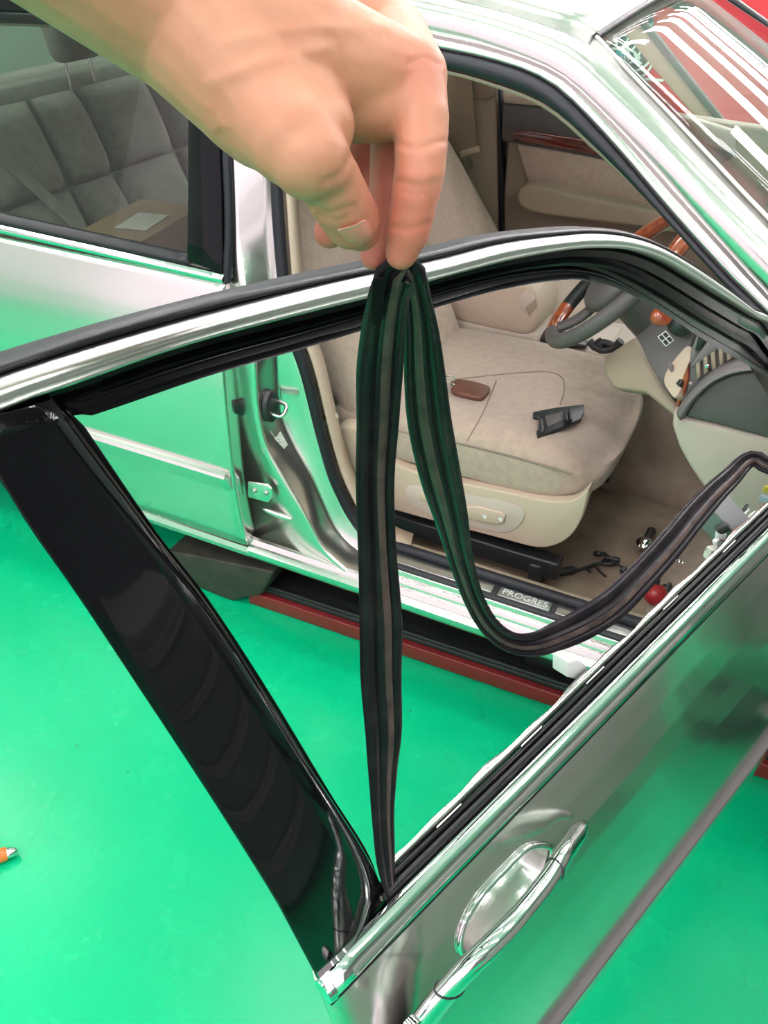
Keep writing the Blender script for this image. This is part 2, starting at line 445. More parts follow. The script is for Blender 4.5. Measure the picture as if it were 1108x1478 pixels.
prism('name_plate', [(.60, .071, .3088), (.713, .071, .3088), (.713, .098, .3099), (.60, .098, .3099)], (0, 0, .002), STEEL, SILL, bevel=.0008)
text('name_plate_lettering', 'PROGRES', .0235, (.6565, .0845, .3120), (1, 0, 0), (0, 1, .04), WHITE_INK, SILL, .0005)
o = loft('sill_trim', [[(x, y, z) for x in (.30, .4, .6, .8, 1.0, 1.2)] for y, z in ((.117, .296), (.118, .304), (.124, .308), (.150, .302), (.168, .292), (.176, .262), (.178, .2))], BEIGE, CAR, n=12, thick=.002)

# ---- B pillar: outer face, forward facing step, inner flange
SA = [Y(p[0], p[1], .035) for p in [(590, 860), (550, 848), (515, 833), (490, 814), (465, 788), (440, 742), (410, 692), (385, 645), (374, 600), (370, 560), (368, 520)]]
SA += [np.array((.050, .055, .86)), np.array((.020, .086, .95)), np.array((.004, .122, 1.08)), np.array((-.008, .162, 1.22)), np.array((-.02, .19, 1.32))]
SB = [Y(p[0], p[1], .105) for p in [(590, 822), (555, 812), (522, 798), (500, 781), (480, 757), (463, 720), (446, 682), (421, 637), (405, 600), (400, 560), (398, 515)]]
SB += [np.array((.066, .110, .86)), np.array((.056, .122, .95)), np.array((.050, .150, 1.08)), np.array((.035, .185, 1.22)), np.array((.02, .215, 1.32))]
n_ = 70
A = rs(SA, n_); Bc = rs(SB, n_)
rear = [np.array((-.05, max(.045, a[1] + .02), a[2])) for a in A]
# a rounded lip on both edges of the step
def mixl(P, Q, t): return [p * (1 - t) + q * t for p, q in zip(P, Q)]
A2 = [a + np.array((-.006, -.002, -.004 if a[2] < .55 else 0)) for a in A]
Aout = [a + np.array((-.016, .001, -.008 if a[2] < .55 else 0)) for a in A]
Bin = [b_ + np.array((.004, .004, .003 if b_[2] < .55 else 0)) for b_ in Bc]
wst_px = [(575, 794), (550, 784), (527, 769), (507, 742), (493, 715), (480, 685), (464, 630), (447, 560), (437, 525)]
WS = [Y(px, py, .118) for px, py in wst_px] + [np.array((.098, .118, .80)), np.array((.088, .126, .88)), np.array((.072, .150, 1.0)), np.array((.056, .178, 1.12)), np.array((.042, .200, 1.22)), np.array((.06, .212, 1.272)), np.array((.12, .215, 1.292)), np.array((.25, .210, 1.296)), np.array((.38, .205, 1.285))]
WSr = rs(WS[:14], n_)
inner = [np.array((w[0] + .006, w[1] + .004, w[2])) for w in WSr]
BP = loft('center_pillar', [rear, Aout, A2, A, mixl(A, Bc, .08), mixl(A, Bc, .5), mixl(A, Bc, .92), Bc, Bin, mixl(Bin, inner, .5), inner], PAINT, CAR, thick=.0015)
tag(BP, 'bare silver door jamb')
# pressed swage, hinge, striker, sticker on the pillar
sw = [Y(373, 735, .034), Y(405, 744, .034), Y(432, 752, .034)]
ball('pressed_swage', Y(400, 742, .040), 1, PAINT, BP, (.042, .007, .008), eul(0, 3, 0))
def hinge_plate():
    P = [Y(357, 695, .030), Y(385, 699, .030), Y(392, 706, .030), Y(392, 718, .030), Y(386, 726, .030), Y(357, 718, .030)]
    h = prism('door_hinge', P, (0, .006, 0), PAINT, BP, bevel=.0025)
    for px, py in ((367, 708), (384, 711)):
        lathe('hinge_bolt', Y(px, py, .030), (0, -1, 0), [(0, .006), (.003, .006), (.005, .004)], STEEL, BP, 8)
hinge_plate()
st = Y(391, 586, .070)
pr_ = [[st + np.array((h_ - .002, .026 * k_ * math.cos(t_), .037 * k_ * math.sin(t_))) for t_ in np.linspace(0, 2 * math.pi, 24, endpoint=False)] for h_, k_ in ((-.004, 1), (.005, 1), (.008, .9), (.009, .5))]
V, Fc = grid(pr_, True); Fc.append(tuple(range(len(V) - 24, len(V))))
mesh('striker_plate', V, Fc, BPLASTIC, BP)
tube('striker_loop', [st + np.array(p) for p in ((.002, -.010, -.010), (.026, -.012, -.012), (.035, -.008, -.008), (.036, .002, .000), (.030, .010, .006), (.002, .012, .008))], .0042, CHROME, BP, n=10, res=24)
sp = [Y(391, 637, .066), Y(404, 620, .080), Y(414, 639, .088), Y(402, 654, .074)]
prism('tyre_sticker', [p + np.array((.006, -.006, 0)) for p in sp], (-.002, .001, 0), LABEL_PAPER, BP, bevel=0)
lathe('rubber_plug', Y(349, 589, .045), (.5, -1, 0), [(0, .018), (.004, .016), (.006, .008)], RUBBER, BP, 14)
tube('wiring_boot', [Y(352, 520, .05), Y(347, 525, .05), Y(340, 522, .05)], .008, STEEL, BP, n=8, res=8)
# rubber loop round the door opening
loop = [np.array((1.12, .118, .315)), np.array((.9, .114, .315)), np.array((.6, .114, .315)), np.array((.4, .115, .315)), np.array((.36, .116, .314))] + WS[1:14]
tube('door_opening_weatherstrip', loop, .0125, RUBBER_SOFT, CAR, n=10, res=90)
# beige edge trim inside the loop
tr1 = [p + np.array((.012, .014, .004)) for p in rs(WS[:14], 40)]
tr2 = [p + np.array((.020, .022, .006)) for p in rs(WS[:14], 40)]
tr3 = [p + np.array((.006, .065, .004)) for p in rs(WS[:14], 40)]
PT_ = loft('pillar_trim', [tr1, mixl(tr1, tr2, .3), tr2, tr3], BEIGE, CAR, thick=.002)

# ---- roof rail, A pillar, roof, windshield
pl = lambda pts, k, b: [on(px, py, (0, 1, -k), b - k * .9) for px, py in pts]
L0p = [(860, 55), (905, 104), (975, 177), (1034, 240), (1108, 318)]
L1p = [(640, 42), (703, 59), (767, 82), (809, 103), (851, 139), (936, 224), (1020, 321), (1108, 418)]
L2p = [(640, 55), (724, 76), (788, 99), (830, 127), (893, 190), (978, 287), (1108, 430)]
L3p = [(640, 72), (724, 91), (779, 112), (822, 144), (893, 220), (978, 321), (1062, 412), (1108, 455)]
L4p = [(648, 101), (703, 116), (767, 139), (809, 165), (851, 203), (893, 241), (961, 308), (1007, 359), (1054, 410), (1108, 470)]
rearpts = lambda y, z, xs_=(-1.0, -.6, -.2, .1): [np.array((x, y - .02 * max(0, -x - .4), z - .018 * (x - .0) ** 2)) for x in xs_]
tail = lambda a: [np.array(a)]
L1 = rearpts(.222, 1.345) + pl(L1p, .28, .09) + [np.array((1.10, .100, .915)), np.array((1.2, .085, .86))]
L2 = rearpts(.228, 1.332) + pl(L2p, .28, .098) + [np.array((1.10, .105, .905)), np.array((1.2, .09, .85))]
L3 = rearpts(.216, 1.312) + pl(L3p, .28, .088) + [np.array((1.08, .090, .88)), np.array((1.15, .08, .80))]
L4 = rearpts(.220, 1.292) + pl(L4p, .28, .094) + [np.array((1.06, .097, .86)), np.array((1.1, .09, .78))]
kk = .76
L0top = [np.array((x, .36, z)) for x, z in ((-1.0, 1.335), (-.6, 1.372), (-.2, 1.385), (.1, 1.378), (.30, 1.360), (.47, 1.330))]
L0 = L0top + [on(px, py, (0, 1, -kk), .36 - kk * 1.30) for px, py in L0p] + [np.array((1.13, .135, .965)), np.array((1.24, .11, .90))]
N = 70
def by_param(L, stops):   # resample so that pillar/roof portions line up
    return rs(L, N)
l0, l1, l2, l3, l4 = [rs(L, N) for L in (L0, L1, L2, L3, L4)]
mid = [(a + b_) / 2 + np.array((.006, -.012, .016)) for a, b_ in zip(l0, l1)]
l1i = [p + np.array((0, .010, -.003)) for p in l1]
l2i = [p + np.array((0, .003, 0)) for p in l2]
lineset = [l0, mid, l1, l1i, l2i, [p + np.array((0, -.006, -.001)) for p in l2], [(a + b_) / 2 + np.array((0, -.004, .002)) for a, b_ in zip(l2, l3)], l3, [p + np.array((0, .012, 0)) for p in l3]]
def mirror(lines): return [[np.array((p[0], 1.70 - p[1], p[2])) for p in l] for l in lines]
RR = loft('roof_rail', lineset, PAINT, CAR, thick=.0015)
tag(RR, 'silver roof rail and windshield pillar')
loft('roof_rail', mirror(lineset), PAINT, CAR, thick=.0015)
rub = [[p + np.array((0, .004, 0)) for p in l3], [(a * .8 + b_ * .2) + np.array((-.003, -.010, .0)) for a, b_ in zip(l3, l4)], [(a * .35 + b_ * .65) + np.array((-.005, -.012, -.002)) for a, b_ in zip(l3, l4)], l4, [p + np.array((0, .02, 0)) for p in l4]]
loft('roof_rail_weatherstrip', rub, RUBBER_SOFT, CAR, thick=.002)
lit = [[p + np.array((0, .005, -.002)) for p in l4], [p + np.array((-.003, .006, -.006)) for p in l4], [p + np.array((-.006, .05, -.010)) for p in l4], [p + np.array((-.0, .12, .02)) for p in l4]]
loft('roof_side_trim', lit, TAUPE, CAR, thick=.002)
loft('roof_side_trim', mirror(lit), TAUPE, CAR, thick=.002)
# roof skin
rows = []
top_line = rs(L0top + [L0[6]], 16)
for t in np.linspace(0, 1, 11):
    row = []
    for p in top_line:
        yb = p[1] + (1.70 - 2 * p[1]) * t
        row.append(np.array((p[0] + .012 * 4 * t * (1 - t) * (1 if p[0] > .4 else .3), yb, p[2] + .035 * (1 - (2 * t - 1) ** 2))))
    rows.append(row)
loft('roof_panel', rows, PAINT, CAR, thick=.002)
HL = loft('headliner', [[p + np.array((0, 0, -.03)) for p in r] for r in rows], LBEIGE, CAR, thick=.002)
# windshield glass with its trims
wl = rs(L0[6:], 14)
wrows = []
for t in np.linspace(0, 1, 17):
    b_ = 4 * t * (1 - t)
    wrows.append([np.array((p[0] + b_ * (.03 + .11 * i / 13), p[1] + (1.70 - 2 * p[1]) * t, p[2] + b_ * (.035 + .01 * i / 13))) for i, p in enumerate(wl)])
o = mesh('windshield', *grid(wrows), WSGLASS, CAR)
m_ = o.modifiers.new('thickness', 'SOLIDIFY'); m_.thickness = .005; m_.offset = -1
WG = o
tube('windshield_trim', [p + np.array((0, 0, .002)) for p in [r[0] for r in wrows]], .006, RUBBER, CAR, n=8)
for side in (0, -1):
    tube('windshield_side_trim', [p + np.array((0, 0, .002)) for p in wrows[side]], .004 if side == 0 else .016, RUBBER if side else CHROME_SATIN, CAR, n=8)
# cowl and dashboard top below the glass
base_l = [r[-1] for r in wrows]

# ---- rest of the outside: rear quarter, front wing, bonnet, rear deck
def quad_panel(name, rows_, mt=PAINT): return loft(name, rows_, mt, CAR, thick=.002)
qz = [.30, .46, .62, .76, .86, .93]
quad_panel('rear_quarter_panel', [[(x, ys(min(z, .895)) + (.0 if x > -1.6 else (-(x + 1.6)) ** 2 * .5), z) for z in qz] for x in (-1.095, -1.3, -1.6, -1.8, -2.0)])
quad_panel('rear_quarter_panel', [[(x, 1.70 - ys(min(z, .895)) - (.0 if x > -1.6 else (-(x + 1.6)) ** 2 * .5), z) for z in qz] for x in (-1.095, -1.3, -1.6, -1.8, -2.0)])
quad_panel('boot_lid', [[(x, y, .955 + .02 * (1 - ((y - .85) / .8) ** 2) - max(0, -x - 1.7) ** 2 * .6) for x in (-1.45, -1.6, -1.75, -1.9, -2.0)] for y in np.linspace(.08, 1.62, 9)])
quad_panel('front_wing', [[(x, ys(min(z, .895)) + max(0, x - 1.6) ** 2 * .25, z - .10 * max(0, x - 1.2) * (z > .7)) for z in qz] for x in (1.165, 1.3, 1.5, 1.8, 2.1)])
quad_panel('front_wing', [[(x, 1.70 - ys(min(z, .895)) - max(0, x - 1.6) ** 2 * .25, z - .10 * max(0, x - 1.2) * (z > .7)) for z in qz] for x in (1.165, 1.3, 1.5, 1.8, 2.1)])
quad_panel('bonnet', [[(x, y, .925 - .13 * (x - 1.26) + .045 * (1 - ((y - .85) / .8) ** 2)) for x in np.linspace(1.27, 2.1, 8)] for y in np.linspace(.07, 1.63, 11)])
# C pillars and rear window
for sgn in (0, 1):
    f = (lambda p: np.array(p)) if sgn == 0 else (lambda p: np.array((p[0], 1.70 - p[1], p[2])))
    loft('rear_roof_pillar', [[f((-1.0, .178, 1.325)), f((-1.02, .11, 1.1)), f((-1.03, .06, .92))], [f((-1.1, .24, 1.31)), f((-1.3, .15, 1.12)), f((-1.55, .07, .94))], [f((-1.06, .36, 1.325)), f((-1.3, .26, 1.15)), f((-1.5, .2, .975))]], PAINT, CAR, n=8, thick=.002)
o = mesh('rear_window', *grid([[(-1.03, y, 1.33 + .03 * (1 - ((y - .85) / .5) ** 2)) for y in np.linspace(.36, 1.34, 8)], [(-1.47, y, .975) for y in np.linspace(.2, 1.5, 8)]]), GLASS, CAR, smooth=False)
m_ = o.modifiers.new('thickness', 'SOLIDIFY'); m_.thickness = .004
# far side rear door
FD2 = loft('far_rear_door', [[(x, 1.70 - ys(z), z) for z in (.26, .46, .62, .76, .86, .895)] for x in (-1.08, -.5, 0.0)], PAINT, CAR, thick=.06)
# underbody
box('underbody', (.1, .85, .158), (3.0, 1.30, .02), LIFT_BLACK, CAR, bevel=.01)
# rear wheel
def wheel(x, y):
    c_ = np.array((x, y, .31))
    prof = [(0, .20), (.004, .27), (.02, .302), (.06, .31), (.13, .31), (.17, .302), (.19, .27), (.195, .2)]
    w_ = lathe('tyre', c_, (0, 1, 0), prof, RUBBER, CAR, 36)
    lathe('wheel_rim', c_ + np.array((0, -.004, 0)), (0, 1, 0), [(.012, .06), (.0, .10), (.004, .17), (.0, .2), (.03, .205), (.05, .2)], CHROME_SATIN, w_, 28)
wheel(-1.37, .03); wheel(1.62, .03); wheel(-1.37, 1.475); wheel(1.62, 1.475)

# ================================================================== the cabin
# ---- floor, tunnel, inner sides
FL = box('cabin_floor', (.35, .85, .185), (1.9, 1.38, .03), CARPET, CAR, bevel=.004)
lines = [[(x, y, z) for x in (-1.0, -.3, .2, .6, .9, 1.15)] for y, z in ((.715, .2), (.74, .24), (.765, .34), (.78, .43), (.80, .455), (.92, .455), (.94, .43), (.955, .34), (.98, .24), (1.0, .2))]
loft('tunnel', lines, CARPET_L, CAR, n=14, thick=.004)
# footwell: toe board and outer kick panel
lines = [[(x, y, z) for y in np.linspace(.17, 1.53, 7)] for x, z in ((.88, .203), (.98, .235), (1.08, .36), (1.16, .55), (1.18, .70))]
loft('toe_board', lines, CARPET_L, CAR, n=12, thick=.004)
prism('kick_panel', [(1.06, .185, .235), (1.15, .165, .26), (1.15, .165, .62), (1.06, .19, .62)], (0, .02, 0), TAUPE, CAR, bevel=.01)

# ---- driver seat
def seat(name, yc, lbl, dx=0.0, rec=24):
    xr, xf, wd = .10 + dx, .712 + dx, .26
    S = 24
    lines = []
    for i, t in enumerate(np.linspace(0, 1, 22)):
        x = xr + (xf - xr) * (1 - (1 - t) ** 1.15) if t < 1 else xf
        tf_ = (x - xr) / (xf - xr)
        nose = max(0, (tf_ - .80) / .20)
        w_ = wd * (1 - .16 * nose ** 3)
        ztop = .556 + .014 * math.sin(tf_ * 3.0) - .055 * nose ** 2.6
        zb = .435 + .03 * nose
        row = []
        for s in range(S):
            a = 2 * math.pi * (s + .5) / S
            cx, sz = math.cos(a), math.sin(a)
            e = .34
            yy = math.copysign(abs(cx) ** e, cx) * w_
            h = math.copysign(abs(sz) ** e, sz)
            u_ = yy / w_
            z_ = (zb + ztop) / 2 + h * (ztop - zb) / 2
            if h > 0:
                z_ += .016 * h * (math.exp(-((abs(u_) - .80) / .20) ** 2)) - .010 * h * math.exp(-(u_ / .5) ** 2)
            row.append((x, yc + yy, z_))
        lines.append(row)
    V, Fc = grid(lines, True)
    n_ = S
    # rounded nose
    base = len(V)
    Fc.append(tuple(range(n_)))
    last = lines[-1]; c_ = np.mean(np.array(last), axis=0)
    rings = []
    for sc, nx in ((.93, .010), (.78, .020), (.5, .027)):
        rings.append([c_ + (np.array(p) - c_) * sc + np.array((nx, 0, 0)) for p in last])
    start = len(V) - n_
    for r_ in rings:
        b0 = len(V); V += r_
        for j in range(n_): Fc.append((start + j, start + (j + 1) % n_, b0 + (j + 1) % n_, b0 + j))
        start = b0
    Fc.append(tuple(range(start, start + n_)))
    s_ = mesh(name, V, Fc, FABRIC, CAR); sub(s_, 1)
    tag(s_, lbl)
    # backrest
    R_ = []
    for t in np.linspace(0, 1, 20):
        ang = math.radians(rec)
        base_ = np.array((.19 + dx, 0, .50)); dirv = np.array((-math.sin(ang), 0, math.cos(ang)))
        nrm = np.array((math.cos(ang), 0, math.sin(ang)))
        L_ = .64
        c0 = base_ + dirv * L_ * t
        w_ = wd * (.98 - .30 * max(0, (t - .55) / .45) ** 2)
        th_ = .115 * (1 - .45 * max(0, (t - .8) / .2) ** 2) * (1 - .3 * max(0, (.12 - t) / .12))
        row = []
        for s in range(S):
            a = 2 * math.pi * (s + .5) / S
            cx, sz = math.cos(a), math.sin(a); e = .5
            yy = math.copysign(abs(cx) ** e, cx) * w_
            h = math.copysign(abs(sz) ** e, sz)
            d_ = h * th_ / 2
            if h > 0: d_ += .030 * h * math.exp(-((abs(yy / w_) - .85) / .2) ** 2)
            row.append(c0 + np.array((0, yc + yy, 0)) + nrm * d_)
        R_.append(row)
    V, Fc = grid(R_, True)
    Fc += [tuple(range(S)), tuple(range(len(V) - 1, len(V) - S - 1, -1))]
    bk = mesh('backrest', V, Fc, FABRIC, s_); sub(bk, 1)
    top = np.array((.19 + dx, yc, .50)) + np.array((-math.sin(math.radians(rec)), 0, math.cos(math.radians(rec)))) * .64
    for d_ in (-.07, .07):
        tube('headrest_post', [top + np.array((0, d_, -.03)), top + np.array((-.03, d_, .07))], .006, CHROME, s_, n=8)
    ball('headrest', top + np.array((-.035, 0, .14)), 1, FABRIC, s_, (.055, .13, .085))
    return s_, bk
DS, DB = seat('driver_seat', .50, 'beige velour driver seat', 0, 28)
PS, PB = seat('passenger_seat', 1.20, 'beige velour front passenger seat', -.14, 36)
# side skirt of the driver seat
def side_outline(pts, yv): return [Y(px, py, yv) for px, py in pts]
trim_px = [(520, 640), (560, 664), (600, 682), (660, 697), (720, 709), (775, 721), (815, 725), (838, 716), (850, 700), (846, 725), (836, 755), (820, 777), (795, 789), (770, 790), (720, 777), (640, 756), (575, 738), (535, 724)]
P = [Y(px, py, .228) for px, py in trim_px]
P = rs(P, 60, True)
tp = prism('seat_side_trim', P, (0, .03, 0), BEIGE, DS, bevel=.008, seg=3)
tag(tp, 'beige plastic seat side trim')
# front apron of the skirt
lines = [[(x, y, z) for x, y, z in ((.690 + k0, .252, z0), (.700 + k0, .275, z0), (.706 + k0, .40, z0), (.706 + k0, .60, z0), (.69 + k0, .74, z0))] for z0, k0 in ((.47, .008), (.43, .0), (.38, -.015), (.345, -.04))]
loft('seat_front_apron', lines, BEIGE, DS, n=16, thick=.004)
# recessed switch panel with two switches
swp = [Y(px, py, .2265) for px, py in [(592, 700), (640, 708), (720, 721), (752, 732), (757, 745), (745, 762), (728, 768), (690, 762), (640, 748), (600, 733), (586, 715)]]
prism('switch_panel', rs(swp, 40, True), (0, -.0012, 0), LBEIGE, DS, bevel=.001)
prism('seat_slide_switch', [Y(px, py, .219) for px, py in [(668, 731), (690, 732), (722, 740), (729, 746), (726, 756), (716, 758), (690, 753), (666, 746)]], (0, .008, 0), BEIGE, DS, bevel=.003)
prism('recline_switch', [Y(px, py, .219) for px, py in [(605, 712), (628, 716), (629, 728), (606, 724)]], (0, .008, 0), BEIGE, DS, bevel=.003)
for px, py in ((699, 746), (722, 750), (617, 719)):
    prism('switch_mark', [Y(px - 3, py - 3, .2187), Y(px + 3, py - 2, .2187), Y(px + 2, py + 3, .2187), Y(px - 2, py + 1, .2187)], (0, -.0006, 0), WHITE_INK, DS, bevel=0)
# piping seam along the cushion side and seams on top
def seam(name, pts, r=.0022): tube(name, pts, r, STITCH, DS, n=6, res=30)
seam('side_seam', [(x, .2415 + .0005, .535 - .006 * math.sin(x * 9)) for x in (.16, .3, .4, .5, .6, .68)])
_dg = bpy.context.evaluated_depsgraph_get(); _dg.update()
def onseat(px, py):
    o_ = DS.matrix_world.inverted() @ Vector(CAM); d_ = Vector(ray(px, py)).normalized()
    ok, loc, nor, idx = DS.ray_cast(o_, d_, depsgraph=_dg)
    return np.array(DS.matrix_world @ loc) + np.array((0, 0, .0004)) if ok else Z(px, py, .56)
def seam_px(pts, r=.0015):
    d2 = rs([(x, y, 0) for x, y in pts], 40)
    tube('top_seam', [onseat(x, y) for x, y, _ in d2], r, STITCH, DS, n=6)
seam_px([(655, 548), (683, 545), (720, 541), (770, 537), (800, 539), (813, 549), (813, 568), (808, 584)])
seam_px([(716, 550), (706, 575), (692, 605), (674, 636)])
# dark slide rail under the seat
box('seat_rail', (.45, .265, .265), (.46, .04, .05), BPLASTIC, DS, bevel=.006)
box('seat_rail', (.45, .70, .265), (.46, .04, .05), BPLASTIC, DS, bevel=.006)
box('rail_foot', (.628, .262, .235), (.03, .045, .075), BPLASTIC, DS, bevel=.006)
# recliner cover and belt anchor beside the backrest
RC = [Y(px, py, .20) for px, py in [(483, 620), (497, 613), (520, 618), (545, 640), (548, 690), (530, 712), (508, 720), (497, 706), (488, 670)]]
prism('recliner_cover', rs(RC, 40, True), (0, .04, 0), BEIGE, DS, bevel=.012, seg=3)
BA = [Y(px, py, .165) for px, py in [(466, 608), (474, 606), (474, 597), (482, 598), (486, 604), (484, 617), (468, 620)]]
prism('belt_guide', BA, (0, .012, 0), BEIGE, CAR, bevel=.003)
# buckle by the tunnel
bx = Z(650, 520, .52)
prism('belt_buckle', [p + np.array((0, 0, 0)) for p in [Y(640, 508, .735), Y(655, 484, .735), Y(680, 496, .735), Y(676, 505, .735), Y(668, 516, .735)]], (0, .03, 0), TAUPE, DS, bevel=.004)
prism('release_button', [Y(658, 487, .7335), Y(676, 496, .7335), Y(673, 504, .7335), Y(655, 494, .7335)], (0, .004, 0), RED_PL, DS, bevel=.001)
prism('release_mark', [Y(662, 491, .7325), Y(672, 496.5, .7325), Y(671, 498, .7325), Y(661, 493, .7325)], (0, .002, 0), WHITE_INK, DS, bevel=0)

# ---- centre console
CC = box('center_console', (.30, .86, .50), (.62, .15, .13), LBEIGE, CAR, bevel=.015)
tag(CC, 'beige centre console')
arm = [Y(px, py, .785) for px, py in [(640, 440), (655, 462), (690, 474), (735, 484), (757, 488), (772, 478), (780, 455), (774, 425), (755, 405), (700, 395), (640, 405)]]
prism('armrest_lid', rs(arm, 36, True), (0, .16, 0), BEIGE, CC, bevel=.018, seg=4)
la = [Y(px, py, .783) for px, py in [(744, 435), (756, 419), (770, 428), (775, 443), (764, 459), (756, 452)]]
prism('armrest_latch', la, (0, .006, 0), LBEIGE, CC, bevel=.003)
lb = [Y(px, py, .781) for px, py in [(757, 445), (772, 432), (774, 442), (763, 456)]]
prism('latch_pull', lb, (0, .006, 0), TAUPE, CC, bevel=.002)
CP = box('console_top', (.60, .87, .535), (.40, .20, .05), LBEIGE, CC, bevel=.012)
prism('shift_gate', [Z(px, py, .562) for px, py in [(795, 475), (797, 458), (815, 460), (830, 470), (826, 478)]], (0, 0, .004), MGREY, CC, bevel=.002)
prism('shift_base', [Z(px, py, .562) for px, py in [(778, 494), (785, 480), (810, 482), (850, 498), (844, 505), (820, 502), (792, 500)]], (0, 0, .012), BPLASTIC, CC, bevel=.004)
lathe('cigar_lighter', Z(797, 484, .572), (0, 0, 1), [(0, .009), (.006, .009), (.008, .006)], CHROME, CC, 12)
# cables hanging below the steering column
for pts, r_ in (([(850, 492), (858, 500), (872, 505), (888, 500), (896, 492)], .010), ([(854, 502), (866, 494), (880, 496), (892, 503)], .008), ([(862, 490), (868, 500), (866, 508)], .009)):
    tube('column_cable', [Y(px, py, .66) for px, py in pts], r_, BPLASTIC, CC, n=8, res=18)

# ---- far front door trim
FD = prism('far_front_door', [(.02, 1.56, .28), (1.1, 1.56, .28), (1.1, 1.56, .93), (.02, 1.56, .985)], (0, .06, 0), TAUPE, CAR, bevel=.01)
tag(FD, 'inside of the far front door with wood strip')
yd = 1.53
up_ = [Y(px, py, yd) for px, py in [(724, 148), (722, 205), (740, 207), (880, 238), (1000, 268), (1060, 225), (1000, 200), (800, 155)]]
prism('door_top_pad', up_, (0, .035, 0), DGREY, FD, bevel=.01)
cap_ = [Y(px, py, yd) for px, py in [(724, 127), (724, 150), (800, 157), (1000, 203), (1060, 226), (1060, 190), (1000, 172), (800, 138)]]
prism('door_top_cap', cap_, (0, .04, 0), LBEIGE, FD, bevel=.012)
wd_ = [Y(px, py, 1.518) for px, py in [(739, 193), (744, 189), (760, 190), (830, 200), (900, 214), (960, 230), (960, 248), (890, 230), (820, 217), (752, 205), (741, 204)]]
prism('wood_strip', wd_, (0, .02, 0), WOOD, FD, bevel=.005, seg=3)
ins = [Y(px, py, 1.525) for px, py in [(745, 208), (820, 221), (890, 235), (980, 256), (980, 315), (920, 305), (870, 293), (810, 281), (790, 270), (762, 264)]]
prism('fabric_insert', ins, (0, .02, 0), FABRIC, FD, bevel=.006)
ar = [Y(px, py, 1.46) for px, py in [(746, 276), (757, 268), (790, 270), (806, 276), (840, 284), (920, 300), (990, 312), (990, 338), (920, 328), (840, 318), (780, 310), (752, 300), (745, 288)]]
prism('armrest', rs(ar, 44, True), (0, .09, 0), TAUPE, FD, bevel=.014, seg=4)
prism('pocket', [Y(px, py, 1.545) for px, py in [(808, 328), (860, 335), (856, 350), (804, 345)]], (0, .006, 0), BPLASTIC, FD, bevel=.002)
gapl = [Y(718, 122, 1.535), Y(721, 122, 1.535), Y(725, 345, 1.535), Y(720, 345, 1.535)]
prism('door_gap_rubber', gapl, (0, .03, 0), RUBBER_SOFT, CAR, bevel=.002)
box('far_body_side', (-.05, 1.635, .62), (.5, .03, .74), PAINT, CAR, bevel=.004)
# far centre pillar trim with belt
FB = prism('far_pillar_trim', [Y(px, py, 1.545) for px, py in [(600, 60), (715, 85), (720, 345), (600, 345)]], (0, .06, 0), TAUPE, CAR, bevel=.006)
prism('pillar_upper_trim', [Y(px, py, 1.53) for px, py in [(676, 60), (710, 80), (712, 140), (700, 145), (679, 143)]], (0, .02, 0), TAUPE, FB, bevel=.006)
prism('seat_belt', [Y(px, py, 1.515) for px, py in [(655, 60), (676, 60), (688, 222), (664, 222)]], (0, .002, 0), TAUPE, FB, bevel=0)
prism('belt_guide', [Y(px, py, 1.51) for px, py in [(663, 219), (690, 211), (692, 220), (664, 228)]], (0, .01, 0), BEIGE, FB, bevel=.003)
prism('belt_tongue', [Y(px, py, 1.51) for px, py in [(667, 227), (684, 224), (681, 232), (683, 242), (676, 244), (672, 235)]], (0, .003, 0), CHROME, FB, bevel=.001)

# ---- dashboard
DN2 = (-.55, -.65, .5); DQ = (.81, .27, .82)
def dash(px, py, dd=0.0): return PT(px, py, DN2, np.array(DQ) + norm(DN2) * dd)
dashtop = [[(x, y, z) for y in np.linspace(.26, 1.54, 9)] for x, z in ((1.22, .93), (1.05, .945), (.93, .935), (.88, .90), (.875, .80), (.93, .66))]
DASH = loft('dashboard', dashtop, DGREY, CAR, n=20, thick=.004)
tag(DASH, 'grey and beige dashboard')
# end cap facing the open door
ec = [Y(px, py, .172) for px, py in [(989, 601), (1003, 577), (1029, 554), (1060, 541), (1097, 537), (1150, 540), (1180, 600), (1180, 655), (1108, 632), (1045, 615)]]
prism('dash_end_cap', ec, (0, .03, 0), DGREY, DASH, bevel=.004)
rim_o = [Y(px, py, .168) for px, py in [(978, 603), (976, 595), (994, 571), (1022, 545), (1050, 531), (1088, 525), (1150, 527)]]
rim_i = [Y(px, py, .168) for px, py in [(989, 603), (991, 597), (1005, 576), (1031, 553), (1061, 540), (1097, 536), (1150, 539)]]
ro, ri = rs(rim_o, 24), rs(rim_i, 24)
cen = [(a + b_) / 2 + np.array((0, -.010, 0)) for a, b_ in zip(ro, ri)]
loft('dash_end_rim', [[p + np.array((0, .05, 0)) for p in ro], ro, mixl(ro, cen, .6), cen, mixl(ri, cen, .6), ri, [p + np.array((0, .03, 0)) for p in ri]], MGREY, DASH, thick=.001)
low = [Y(px, py, .178) for px, py in [(972, 592), (985, 603), (1045, 616), (1108, 631), (1180, 655), (1200, 760), (1100, 770), (1040, 745), (1018, 709), (995, 675), (979, 646), (969, 615)]]
prism('dash_lower_panel', low, (0, .05, 0), LBEIGE, DASH, bevel=.012, seg=3)
